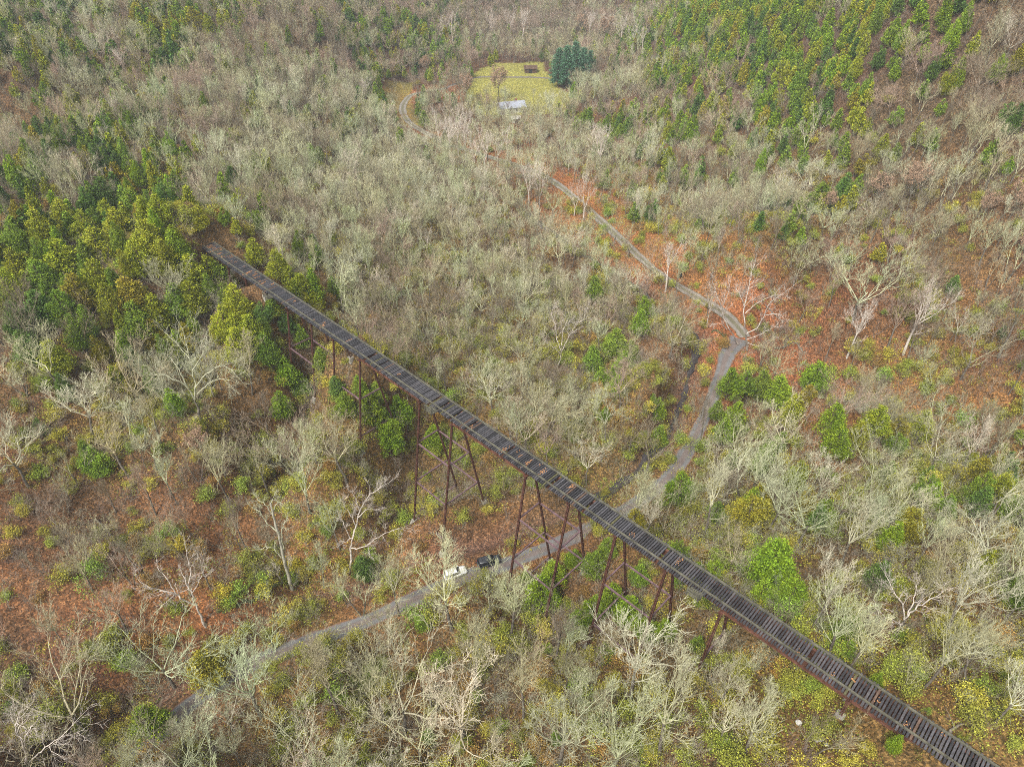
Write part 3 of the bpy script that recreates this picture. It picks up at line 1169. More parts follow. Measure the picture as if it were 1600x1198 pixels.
def bare(seed, form='round', H=15.0, maxd=4, dens=1.0, r0=0.22):
    t = Tree(seed)
    R_ = t.r
    if form == 'multi':
        for k in range(R_.randint(3, 5)):
            a = R_.random() * 6.28
            st = t.stem(H, r0 * .6, .3, .07, (math.cos(a) * .38, math.sin(a) * .38), n=4)
            p, d, r = st[-1]
            t.limb(p, d, H * .38, r, 1, maxd, .15, .12, dens, (.4, .85))
        return t
    top = {'round': .42, 'spread': .30, 'narrow': .5, 'forked': .3, 'crooked': .4}[form]
    st = t.stem(H, r0, top, .09 if form == 'crooked' else .04, (R_.gauss(0, .06), R_.gauss(0, .06)))
    p, d, r = st[-1]
    nl = {'round': 5, 'spread': 6, 'narrow': 4, 'forked': 3, 'crooked': 4}[form]
    ang = {'round': (.35, .75), 'spread': (.6, 1.05), 'narrow': (.15, .4), 'forked': (.3, .5), 'crooked': (.4, .95)}[form]
    ln = {'round': .40, 'spread': .50, 'narrow': .38, 'forked': .52, 'crooked': .42}[form]
    crook = .30 if form == 'crooked' else .13
    rise = .12 if form == 'spread' else .19
    a0 = R_.random() * 6.28
    for k in range(nl):
        a = a0 + 2 * math.pi * k / nl + R_.gauss(0, .3)
        th = R_.uniform(*ang)
        dd = np.array([math.cos(a) * math.sin(th), math.sin(a) * math.sin(th), math.cos(th)])
        t.limb(p - d * R_.random() * H * .06, dd, H * ln * R_.uniform(.85, 1.1), r * R_.uniform(.55, .75), 1, maxd, crook, rise, dens, (.4, .95))
    if form in ('round', 'narrow', 'crooked'):
        t.limb(p, d, H * .34, r * .7, 1, maxd, crook * .7, rise, dens, (.4, .9))
    for k in (3, 4):
        if R_.random() < .6:
            q, dd, rr_ = st[k]
            a = R_.random() * 6.28
            t.limb(q, unit(np.array([math.cos(a), math.sin(a), .5])), H * .2, rr_ * .35, 2, maxd, crook, rise, dens)
    return t


def tree_meshes(t, name, mtrunk, mlimb, twig=1.0, joined=False):
    tw = [(a, b_, c, d, e_, f_, r0 * twig, r1 * twig) for a, b_, c, d, e_, f_, r0, r1 in t.twigs]
    v1, f1 = tubes(t.trunk, 6)
    vL, fL = tubes(t.limbs, 4) if t.limbs else (np.zeros((0, 3)), np.zeros((0, 4), int))
    vT, fT = tubes(tw, 3) if tw else (np.zeros((0, 3)), np.zeros((0, 4), int))
    vb, fb = np.vstack([vL, vT]), np.vstack([fL, fT + len(vL)])
    if joined:
        return np_mesh(name, np.vstack([v1, vb]), np.vstack([f1, fb + len(v1)]), [mtrunk, mlimb], np.r_[np.zeros(len(f1)), np.ones(len(fb))], smooth=True)
    return np_mesh(name + '_trunk', v1, f1, [mtrunk], smooth=True), np_mesh(name + '_crown', vb, fb, [mlimb], smooth=True)


def leaf_cloud(centers, dirs, per, size, jitter, rs_, elong=2.2, upbias=.5):
    """small pointed leaves scattered around clump centres; returns verts, tri faces"""
    n = len(centers) * per
    c = np.repeat(centers, per, 0) + rs_.normal(0, 1, (n, 3)) * np.repeat(jitter, per)[:, None]
    d = np.repeat(dirs, per, 0) + rs_.normal(0, .55, (n, 3)) + np.array([0, 0, upbias])
    d /= np.linalg.norm(d, axis=1, keepdims=True)
    s = rs_.normal(0, 1, (n, 3))
    s -= d * (s * d).sum(1, keepdims=True)
    s /= np.linalg.norm(s, axis=1, keepdims=True)
    sz = size * rs_.uniform(.6, 1.35, (n, 1))
    a = c - s * sz / elong
    b_ = c + s * sz / elong
    e_ = c + d * sz
    return np.stack([a, b_, e_], 1).reshape(-1, 3), np.arange(3 * n).reshape(-1, 3)


def cedar(seed, H=9.0, Rr=2.1, shape='cone', n=300, per=38, size=.19):
    """tapered trunk, boughs and a lobed crown of small sprays"""
    rs_ = np.random.RandomState(seed)
    t = Tree(seed)
    st = t.stem(H, .13, .9, .02, (0, 0), n=6)
    nb = 26
    C_, D_, J_ = [], [], []
    lobes = [(rs_.uniform(0, 6.28), rs_.uniform(.15, .8), rs_.uniform(.75, 1.2)) for _ in range(9)]

    # a leader and lesser spires around it
    if shape == 'cone':
        sp = [(0, 0, 1.0, .78)] + [(rs_.uniform(.25, .5), rs_.uniform(0, 6.28), rs_.uniform(.55, .86), rs_.uniform(.36, .52)) for _ in range(6)]
    elif shape == 'round':
        sp = [(0, 0, 1.0, .62)] + [(rs_.uniform(.35, .68), rs_.uniform(0, 6.28), rs_.uniform(.62, .96), rs_.uniform(.36, .5)) for _ in range(9)]
    else:
        sp = [(0, 0, 1.0, .8)] + [(rs_.uniform(.15, .4), rs_.uniform(0, 6.28), rs_.uniform(.7, .95), rs_.uniform(.4, .55)) for _ in range(4)]
    zb = .10

    def env(z, a):
        return Rr * .8 * (1 - z) ** .6
    wts = np.array([q[3] ** 1.5 * q[2] for q in sp])
    wts /= wts.sum()
    for i in range(n):
        o_, oa, hf, rf = sp[rs_.choice(len(sp), p=wts)]
        z = rs_.beta(1.2, 1.15)
        a = rs_.uniform(0, 6.283)
        e0 = (1 - z) ** .8 * min(1, (z + .12) / .3)
        rr_ = 1.22 * rf * Rr * e0 * (rs_.uniform(.2, 1.0) ** .4)
        low = .12 + .22 * o_
        hh = H * (low + (hf - low) * z) + rs_.normal(0, .1)
        C_.append((o_ * Rr * math.cos(oa) + rr_ * math.cos(a), o_ * Rr * math.sin(oa) + rr_ * math.sin(a), hh))
        ax_, ay_ = o_ * math.cos(oa) + .6 * math.cos(a), o_ * math.sin(oa) + .6 * math.sin(a)
        D_.append((ax_ * .8, ay_ * .8, .7))
        J_.append(.15 + .13 * (1 - z))
    for i in range(nb):
        z = (i + .5) / nb
        a = i * 2.4 + rs_.uniform(-.4, .4)
        L_ = env(z, a) * .85
        p0 = np.array([0, 0, H * (zb + (1 - zb) * z) - L_ * .3])
        p1 = np.array([math.cos(a) * L_, math.sin(a) * L_, H * (zb + (1 - zb) * z) + .15])
        t.twigs.append((*p0, *p1, .04, .012))
    v, f = leaf_cloud(np.array(C_), np.array(D_), per, size, np.array(J_), rs_, elong=3.4)
    vt, ft = tubes(t.trunk, 5)
    vb, fb = tubes(t.twigs, 3)
    ftri = np.vstack([np.vstack([f_[:, [0, 1, 2]], f_[:, [0, 2, 3]]]) for f_ in (ft, fb + len(vt))])
    return (np.vstack([vt, vb]), ftri), (v, f)


def cedar_meshes(args, name, joined=False, m=None):
    (vt, ft), (v, f) = cedar(*args[0:1], **args[1])
    m = m or M_CEDAR
    if joined:
        return np_mesh(name, np.vstack([vt, v]), np.vstack([ft, f + len(vt)]), [M_CEDARTRUNK, m], np.r_[np.zeros(len(ft)), np.ones(len(f))])
    return np_mesh(name + '_trunk', vt, ft, [M_CEDARTRUNK]), np_mesh(name + '_crown', v, f, [m])


# prototypes: (form, seed, height)
BFORMS = [('round', 21, 15), ('round', 22, 16), ('spread', 23, 15), ('spread', 24, 14), ('narrow', 25, 16), ('narrow', 26, 15), ('forked', 27, 15), ('forked', 28, 14), ('crooked', 29, 13), ('crooked', 30, 15), ('multi', 31, 13), ('multi', 32, 12)]
BARE_P, BARE_J = [], []
for i, (fm_, sd_, h_) in enumerate(BFORMS):
    t = bare(sd_, fm_, h_, maxd=4, dens=.85)
    top = max(s_[5] for s_ in t.twigs + t.limbs)
    a_, b_ = tree_meshes(t, 'bare_tree', M_TRUNK, M_BARK, twig=1.2)
    BARE_P.append((a_, b_, top, len(t.twigs)))
    BARE_J.append(tree_meshes(t, 'woodland_tree', M_TRUNK, M_BARK, twig=1.35, joined=True))
print('bare twigs', [p[3] for p in BARE_P], [round(p[2], 1) for p in BARE_P])
CFORMS = [('cone', 41, 9, 1.9), ('cone', 42, 10, 2.1), ('round', 43, 8, 2.4), ('round', 44, 9, 2.6), ('column', 45, 9, 1.6), ('cone', 46, 8, 2.3)]
CED_P, CED_J = [], []
for fm_, sd_, h_, r_ in CFORMS:
    kw = dict(H=float(h_), Rr=r_, shape=fm_)
    a_, b_ = cedar_meshes((sd_, kw), 'cedar_tree')
    CED_P.append((a_, b_, h_ + .3, r_))
    CED_J.append(cedar_meshes((sd_, dict(kw, n=190, per=15, size=.40)), 'woodland_cedar', joined=True))


def shrub_mesh(seed, H=2.4, leaves=True, nleaf=9, size=.16, stems=7, tw=.02):
    """arching stems from one root with scattered late leaves"""
    t = Tree(seed)
    for k in range(stems):
        a = t.r.random() * 6.28
        th = t.r.uniform(.15, .75)
        t.limb(np.array([t.r.gauss(0, .15), t.r.gauss(0, .15), -.1]), np.array([math.cos(a) * math.sin(th), math.sin(a) * math.sin(th), math.cos(th)]), H * t.r.uniform(.5, .8), tw * 1.3, 2, 4, .2, .05, .8)
    v, f = tubes(t.twigs + t.limbs, 3)
    f = np.vstack([f[:, [0, 1, 2]], f[:, [0, 2, 3]]])
    rs_ = np.random.RandomState(seed)
    if not leaves:
        return (v, f), None
    tips = np.array(t.tips)
    lv, lf_ = leaf_cloud(tips, np.tile([0, 0, .3], (len(tips), 1)), nleaf, size, np.full(len(tips), .28), rs_, elong=1.7, upbias=.1)
    return (v, f), (lv, lf_)


SHRUB_P, SHRUB_J, BRUSH_J = [], [], []
for k in range(4):
    (v, f), (lv, lf_) = shrub_mesh(60 + k, H=2.6 + .3 * k, nleaf=12, size=.135)
    SHRUB_P.append((np_mesh('shrub_stems', v, f, [M_TRUNK]), np_mesh('shrub_leaves', lv, lf_, [M_SHRUBLEAF])))
    SHRUB_J.append(np_mesh('undergrowth_shrub', np.vstack([v, lv]), np.vstack([f, lf_ + len(v)]), [M_TRUNK, M_SHRUBLEAF], np.r_[np.zeros(len(f)), np.ones(len(lf_))]))
for k in range(4):
    (v, f), _ = shrub_mesh(70 + k, H=4.0 + k * .8, leaves=False, stems=4, tw=.028)
    BRUSH_J.append(np_mesh('undergrowth_brush', v, f, [M_TWIG]))
rs_ = np.random.RandomState(5)
# low leafy creepers close to the ground
for k in range(3):
    cc_ = np.c_[rs_.normal(0, 1.3, (26, 2)), rs_.uniform(.1, 1.0, 26)]
    lv, lf_ = leaf_cloud(cc_, np.tile([0, 0, .3], (26, 1)), 8, .16, np.full(26, .3), rs_, elong=1.7, upbias=.1)
    SHRUB_J.append(np_mesh('undergrowth_leaves', lv, lf_, [M_SHRUBLEAF]))


# ------------------------------------------------------------------ where each tree stands
PAL = {
    'pale green-grey': (.49, .50, .31), 'silvery': (.58, .54, .40), 'grey-brown': (.27, .225, .155), 'pinkish': (.40, .30, .225), 'straw-grey': (.43, .395, .245)}
CPAL = {'bright green': (.18, .28, .022), 'olive green': (.26, .30, .028), 'bronze-tipped': (.27, .25, .03), 'deep green': (.10, .18, .038), 'mid green': (.17, .26, .032)}

SIGHT = [  # photo places that crowns standing in front must leave open: (x, y, radius)
    (764, 877, 24)]
for k in range(9):
    SIGHT.append((820 + k * 12, 872 - k * 5, 9))
for a, c in (((500, 996), (550, 976)), ((650, 935), (700, 918)), ((1060, 722), (1100, 655)), ((1118, 610), (1140, 545)), ((850, 277), (900, 312)), ((915, 325), (1000, 403)), ((1000, 403), (1120, 484)),
             ((628, 185), (634, 158)), ((640, 192), (655, 203))):
    for k in range(7):
        t_ = k / 6
        SIGHT.append((a[0] + (c[0] - a[0]) * t_, a[1] + (c[1] - a[1]) * t_, 6))
for k in range(9):
    SIGHT.append((748 + k * 16, 128 - (k % 3) * 9, 8))
SIGHT.append((800, 160, 5))
SIGHT_A = np.array(SIGHT, float)
LEGPOLY = [(430, 470), (500, 500), (700, 650), (900, 780), (1150, 960), (1120, 1010), (1020, 985), (950, 930), (865, 925), (800, 892), (700, 845), (640, 838), (560, 700), (520, 640), (480, 580), (440, 520)]


def edge_y(px):
    return 378.8 + .6863 * (px - 311.3) + 10


def blocks(x, y, z, H, Rw, soft=False):
    """does this tree hide something the photograph shows clearly"""
    bx, by, zc = proj(x, y, z)
    tx_, ty_, _ = proj(x, y, z + H)
    cx, cy, zc2 = proj(x, y, z + H * .68)
    r = Rw * FPX / zc2
    n_ = x * BN[0] + y * BN[1]
    s_ = x * BD[0] + y * BD[1]
    if s_ < 168 and s_ > -60:
        if 53.6 < n_ < 62.4 and z + H > 28:
            return True
        if n_ < 58 and cx > 290:
            ry = r * .8
            if ty_ < edge_y(tx_) + 2 or cy - ry < edge_y(cx):
                return True
            if H > 5 and (inside(cx, cy, LEGPOLY) or inside(tx_, ty_, LEGPOLY)):
                return True
        elif n_ >= 58 and 380 < bx < 1500 and H > 5 and inside(bx, by, LEGPOLY):
            return True
    dd = np.hypot(SIGHT_A[:, 0] - cx, SIGHT_A[:, 1] - cy) - SIGHT_A[:, 2] - r * (.55 if soft else .8)
    if (dd < 0).any():
        return True
    dd = np.hypot(SIGHT_A[:, 0] - bx, SIGHT_A[:, 1] - by) - SIGHT_A[:, 2] * .5
    return bool((dd < 0).any())


def off_road(x, y, m=2.0):
    i, j = int((x - GX0) / GS), int((y - GY0) / GS)
    if not (0 <= i < len(gx) and 0 <= j < len(gy)):
        return False
    return D_LOW[j, i] > 2.4 + m and D_UP[j, i] > 2.2 + m and D_CREEK[j, i] > 1.5 + m * .6


CEDARS = [  # crown centre in the photograph, radius in its pixels, colour (b bright, o olive, z bronze, d deep, m mid)
    (95, 400, 34, 'o'), (150, 380, 30, 'o'), (60, 430, 27, 'm'), (185, 350, 27, 'o'), (230, 372, 30, 'o'), (132, 352, 26, 'o'), (98, 335, 22, 'o'), (60, 355, 26, 'o'), (205, 318, 22, 'm'), (250, 332, 24, 'o'),
    (295, 318, 22, 'b'), (312, 340, 16, 'o'), (255, 300, 20, 'm'), (160, 300, 22, 'd'), (22, 370, 26, 'm'), (25, 415, 27, 'o'), (215, 405, 27, 'o'), (258, 405, 26, 'o'), (300, 425, 26, 'o'), (335, 402, 22, 'o'), (342, 432, 24, 'm'),
    (368, 470, 24, 'o'), (398, 392, 18, 'o'), (432, 412, 20, 'o'), (455, 438, 20, 'o'), (478, 455, 17, 'o'), (493, 470, 14, 'o'), (350, 500, 24, 'o'), (392, 520, 25, 'o'), (415, 548, 22, 'm'), (372, 540, 24, 'o'),
    (445, 580, 20, 'b'), (468, 598, 18, 'm'), (440, 632, 20, 'b'), (300, 468, 27, 'o'), (200, 458, 30, 'z'), (212, 500, 28, 'm'), (245, 488, 25, 'o'), (275, 470, 24, 'm'), (120, 455, 25, 'z'), (95, 480, 28, 'm'), (62, 482, 28, 'd'), (28, 500, 28, 'd'),
    (18, 448, 24, 'o'), (40, 540, 24, 'd'), (85, 560, 27, 'o'), (150, 430, 25, 'o'), (240, 522, 22, 'z'), (268, 545, 20, 'o'), (120, 520, 24, 'm'), (170, 470, 24, 'o'), (520, 450, 15, 'm'), (578, 640, 24, 'b'), (600, 662, 28, 'b'), (622, 640, 22, 'b'),
    (608, 688, 22, 'b'), (588, 612, 16, 'm'), (560, 602, 15, 'm'), (540, 632, 18, 'm'), (525, 605, 14, 'd'), (445, 505, 16, 'd'), (470, 525, 16, 'm'), (500, 560, 15, 'm'), (678, 682, 18, 'b'), (410, 490, 16, 'd'), (430, 472, 14, 'm'),
    (150, 718, 24, 'm'), (132, 700, 14, 'm'), (60, 665, 12, 'd'), (565, 885, 20, 'd'), (660, 975, 14, 'm'), (322, 1045, 34, 'z'), (228, 1130, 34, 'b'), (845, 925, 32, 'b'), (868, 898, 24, 'b'), (822, 905, 16, 'b'), (898, 872, 16, 'b'), (930, 882, 22, 'm'),
    (955, 930, 24, 'b'), (985, 952, 25, 'b'), (1010, 978, 22, 'b'), (1038, 985, 20, 'b'), (930, 945, 20, 'b'), (1000, 898, 17, 'm'), (950, 855, 16, 'm'), (1062, 905, 12, 'b'), (1100, 938, 14, 'm'), (905, 965, 18, 'b'), (1090, 890, 14, 'b'),
    (1062, 762, 26, 'b'), (1172, 798, 32, 'z'), (1185, 775, 22, 'z'), (1292, 800, 22, 'b'), (1210, 872, 38, 'b'), (1240, 925, 27, 'b'), (1192, 925, 24, 'b'), (1118, 890, 20, 'b'), (1130, 905, 16, 'o'), (1330, 982, 25, 'b'), (1325, 1015, 16, 'm'),
    (1428, 818, 27, 'z'), (1530, 738, 26, 'z'), (1562, 762, 25, 'o'), (1480, 790, 18, 'm'), (1590, 795, 22, 'm'), (1120, 800, 20, 'm'), (1275, 588, 24, 'b'), (1215, 608, 27, 'b'), (1190, 600, 20, 'm'), (1140, 598, 24, 'b'), (1165, 598, 18, 'm'),
    (1240, 640, 23, 'o'), (1262, 618, 18, 'z'), (1300, 660, 26, 'b'), (1308, 692, 24, 'b'), (1150, 650, 22, 'b'), (1130, 672, 20, 'b'), (1370, 658, 24, 'o'), (1403, 668, 22, 'z'), (1440, 662, 22, 'o'), (1400, 692, 18, 'm'), (1342, 680, 20, 'o'),
    (1198, 700, 14, 'b'), (1222, 690, 16, 'b'), (1452, 740, 14, 'm'), (1005, 478, 16, 'b'), (1000, 502, 17, 'b'), (928, 448, 16, 'm'), (925, 560, 18, 'm'), (962, 535, 22, 'm'), (975, 572, 22, 'b'), (985, 548, 16, 'm'), (940, 590, 17, 'm'), (1028, 640, 16, 'b'),
    (1030, 680, 16, 'm'), (965, 600, 14, 'm'), (1282, 305, 23, 'm'), (1322, 288, 15, 'd'), (1312, 318, 13, 'd'), (1245, 215, 10, 'm'), (1062, 190, 13, 'b'), (1082, 196, 12, 'b'), (915, 184, 12, 'm'), (950, 192, 11, 'm'), (985, 196, 12, 'd'), (1035, 182, 11, 'b'),
    (1045, 205, 12, 'o'), (968, 205, 9, 'm'), (662, 186, 10, 'm'), (499, 240, 9, 'm'), (362, 275, 13, 'd'), (350, 300, 10, 'm'), (405, 345, 13, 'm'), (545, 25, 12, 'd'), (1020, 625, 9, 'm'), (1380, 228, 14, 'o'), (1400, 238, 10, 'm'),
    (60, 198, 13, 'd'), (78, 205, 12, 'd'), (95, 212, 12, 'm'), (112, 216, 11, 'd'), (130, 228, 12, 'm'), (146, 238, 12, 'd'), (163, 243, 11, 'm'), (182, 250, 11, 'd'), (198, 257, 11, 'm'), (215, 265, 12, 'd'), (232, 276, 12, 'm'), (246, 288, 12, 'd'), (265, 292, 12, 'm'),
    (112, 152, 15, 'o'), (70, 142, 10, 'm'), (215, 20, 16, 'z'), (240, 38, 15, 'z'), (275, 25, 15, 'm'), (302, 28, 17, 'z'), (325, 38, 12, 'o'), (275, 60, 12, 'm'), (262, 48, 12, 'z'), (255, 90, 11, 'd'), (165, 335, 18, 'o'), (275, 380, 20, 'o'),
    (1390, 915, 10, 'm'), (670, 1150, 13, 'm'), (1090, 1008, 15, 'm'), (1410, 1128, 9, 'b'), (1370, 1062, 8, 'b'), (945, 648, 11, 'm'), (868, 1150, 8, 'm'), (1566, 520, 9, 'd'), (1490, 445, 12, 'd'), (1225, 365, 10, 'd'), (1120, 640, 14, 'm'), (20, 1105, 14, 'm')]
CKEY = {'b': 'bright green', 'o': 'olive green', 'z': 'bronze-tipped', 'd': 'deep green', 'm': 'mid green'}

trees = []     # dicts: kind, x, y, z, H, W scale, variant, rot, colour
rp = random.Random(99)


def jit(c, a=.14):
    k = 1 + rp.uniform(-a, a)
    return tuple(max(.005, v * k * (1 + rp.uniform(-.05, .05))) for v in c)


for px, py, r, ck in CEDARS:
    x, y = hit(px, py, 4.5)
    zc = proj(x, y, float(tz(x, y)) + 4)[2]
    Rw = min(max(1.12 * r * zc / FPX, 1.0), 5.4)
    H = min(max(Rw * 2.6, 4.0), 10.0)
    x, y = hit(px, py, H * .55)
    if x * BN[0] + y * BN[1] < 58 and px > 285 and x * BD[0] + y * BD[1] < 170:
        tp = proj(x, y, float(tz(x, y)) + H)
        over = edge_y(tp[0]) - tp[1] + 2
        if over > 0:
            x, y = hit(px - over * .25, py + over * .8, H * .55)
    v = rp.choice([0, 1, 5, 0, 1, 3, 5]) if r > 14 else rp.choice([0, 1, 4, 5])
    trees.append(dict(k='cedar', x=x, y=y, H=H, R=Rw, v=v, rz=rp.random() * 6.28, c=CKEY[ck], pin=True))
SYC = [(573, 165, 120, 'at the edge of the grey woods below the road bend', 3), (703, 262, 178, 'first of the row beside the gravel road, from the bend'), (716, 246, 130, 'tallest in the row beside the gravel road'), (728, 258, 150, 'close behind the tallest in the roadside row'),
       (742, 264, 188, 'near the middle of the gravel road row'), (757, 270, 195, 'fork-topped, at the near end of the gravel road row', 1), (690, 235, 160, 'thin, between the road bend and the roadside row'), (778, 262, 200, 'below the farmhouse, above the gravel road'),
       (793, 250, 195, 'just downhill of the small white shed'), (826, 318, 238, 'leaning over the rusty flat by the gravel road', 2), (843, 325, 245, 'second on the rusty flat by the gravel road'), (938, 275, 188, 'wide-crowned, on the slope above the gravel road', 3), (912, 345, 262, 'tall, standing at the edge of the gravel road midway'),
       (897, 338, 285, 'short, leaning over the gravel road midway', 2), (1040, 455, 375, 'slender, beside the gravel road above the creek', 0), (1105, 505, 452, 'slim, between the gravel road and the creek pool'), (986, 84, 18, 'behind the blue-green pines, tallest there', 1), (968, 78, 12, 'behind the pines, second from their edge'),
       (945, 74, 15, 'directly behind the pine clump'), (918, 66, 14, 'above the pine clump, part hidden'), (1003, 90, 35, 'last of those behind the pines'), (815, 72, 10, 'beyond the clearing, at its far wood edge'), (797, 60, 5, 'beyond the clearing, beside a twin'), (769, 66, 12, 'beyond the clearing, on its darker side'),
       (708, 74, 15, 'in the far woods above the road bend'), (693, 66, 22, 'slender, in the far woods above the bend'), (85, 35, -8, 'in the far hillside woods beneath the sky corner'), (98, 38, -4, 'twin of the far hillside woods tree'), (8, 95, 58, 'alone at the farthest hillside corner', 2), (205, 130, 70, 'on the hillside between bronze cedars'),
       (172, 232, 190, 'leaning above the row of dark cedars', 2), (1322, 562, 470, 'thin leaning one on the red leaf slope past the junction', 0), (1340, 520, 455, 'upright one on the red leaf slope past the junction'), (1410, 555, 440, 'broad one on the middle of the red leaf slope', 3), (668, 400, 350, 'small one on the grey wooded slope')]
DRYT = [(778, 158, 74, 'rounded tan tree standing alone in the green clearing'), (728, 160, 118, 'pinkish tan tree at the edge of the clearing nearest the road bend'), (1416, 330, 258, 'salmon-leaved oak on the slope beyond the red flat'), (1365, 335, 275, 'rusty-leaved oak beside the big green cedar pair'),
        (1575, 345, 285, 'salmon-leaved oak at the far side of the red slope'), (1530, 350, 300, 'orange-brown oak low on the far red slope'), (948, 75, 28, 'tan oak right behind the blue-green pine clump'), (905, 62, 25, 'tan oak between far sycamores above the pines'), (1465, 105, 70, 'reddish oak among cedars high on the cedar hill'),
        (1290, 340, 300, 'small rusty oak just below the big green cedar pair'), (1590, 420, 368, 'orange-leaved oak low beside the far red slope'), (322, 715, 670, 'small orange-leaved oak below the very wide grey oak'), (668, 120, 88, 'dull tan oak behind the road bend')]
FORCED = [  # photo base x, base y, top y, form, colour: bare trees that stand out
    (706, 985, 852, 0, 'pale green-grey'), (800, 1005, 862, 4, 'pale green-grey'), (566, 962, 886, 10, 'pale green-grey'), (622, 962, 858, 4, 'straw-grey'), (430, 1015, 935, 6, 'pale green-grey'), (480, 1198, 995, 6, 'pale green-grey'),
    (412, 1130, 1012, 0, 'pale green-grey'), (632, 1145, 1032, 2, 'silvery'), (985, 1105, 972, 1, 'silvery'), (872, 1198, 962, 0, 'pale green-grey'), (945, 1215, 1010, 1, 'pale green-grey'), (745, 1085, 955, 5, 'straw-grey'), (598, 1130, 965, 4, 'straw-grey'),
    (275, 1075, 968, 2, 'pale green-grey'), (142, 1155, 1040, 3, 'straw-grey'), (722, 1160, 1050, 8, 'silvery'), (530, 1120, 962, 5, 'straw-grey'), (660, 1200, 1080, 7, 'pale green-grey'), (820, 1130, 1000, 4, 'straw-grey'), (1030, 1180, 1040, 0, 'straw-grey'),
    (1245, 850, 728, 2, 'pale green-grey'), (1215, 712, 632, 3, 'silvery'), (1345, 855, 762, 0, 'pale green-grey'), (1305, 900, 765, 4, 'silvery'), (1450, 740, 650, 2, 'silvery'), (1385, 830, 735, 0, 'pale green-grey'), (1150, 745, 668, 3, 'pale green-grey'),
    (1100, 840, 722, 5, 'pale green-grey'), (1478, 1000, 865, 1, 'silvery'), (1590, 1010, 880, 4, 'straw-grey'), (1270, 790, 700, 0, 'silvery'), (1590, 740, 650, 1, 'pale green-grey'), (1500, 740, 655, 0, 'silvery'), (1350, 760, 690, 3, 'pale green-grey'),
    (486, 805, 640, 6, 'pale green-grey'), (365, 800, 665, 4, 'straw-grey'), (202, 745, 652, 8, 'straw-grey'), (110, 625, 500, 9, 'pale green-grey'), (60, 560, 455, 0, 'grey-brown'), (286, 512, 402, 1, 'pale green-grey'), (140, 560, 470, 7, 'grey-brown'),
    (467, 412, 352, 7, 'silvery'), (1045, 562, 468, 2, 'straw-grey'), (1385, 550, 442, 0, 'pinkish'), (1332, 505, 375, 2, 'pale green-grey'), (1500, 595, 462, 7, 'straw-grey'), (1560, 560, 420, 4, 'grey-brown'), (1290, 560, 500, 5, 'straw-grey'),
    (220, 640, 540, 3, 'straw-grey'), (45, 760, 640, 9, 'silvery'), (150, 690, 590, 8, 'silvery'), (255, 700, 600, 4, 'straw-grey'), (395, 620, 520, 1, 'straw-grey'), (1010, 740, 640, 7, 'grey-brown'), (915, 760, 690, 9, 'silvery'), (1090, 700, 610, 5, 'grey-brown')]
HERO_PINS = [(285, 925, 30), (565, 830, 48), (430, 840, 36), (305, 600, 62), (1185, 480, 52), (1130, 490, 30), (45, 1165, 50), (880, 530, 28), (946, 650, 24), (1540, 850, 52), (1425, 950, 48), (1510, 1030, 38)]
GRID_S = 4.25
for bx, by, ty, v, ck in FORCED:
    x, y = hit(bx, by)
    z = float(tz(x, y))
    H = 5.0
    while H < 22 and proj(x, y, z + H)[1] > ty:
        H += .25
    trees.append(dict(k='bare', x=x, y=y, H=H, R=H * .28, sx=rp.uniform(1.0, 1.25), v=v, rz=rp.random() * 6.28, c=ck, pin=True))
pinned = [(t['x'], t['y'], t['R']) for t in trees]
PIN = np.array(pinned)
PINS = []
for t in trees:
    q = proj(t['x'], t['y'], float(tz(t['x'], t['y'])) + t['H'] * .55)
    PINS.append((q[0], q[1], t['R'] * FPX / q[2], q[2]))
for row in SYC + DRYT:
    x, y = hit(row[0], row[1])
    PINS.append((row[0], row[1] * .45 + row[2] * .55, 13, proj(x, y, float(tz(x, y)) + 9)[2]))
for px, py, r in HERO_PINS:
    x, y = hit(px, py, 7)
    PINS.append((px, py, r * .8, proj(x, y, float(tz(x, y)) + 7)[2]))
PINS = np.array(PINS)
y = 36.0
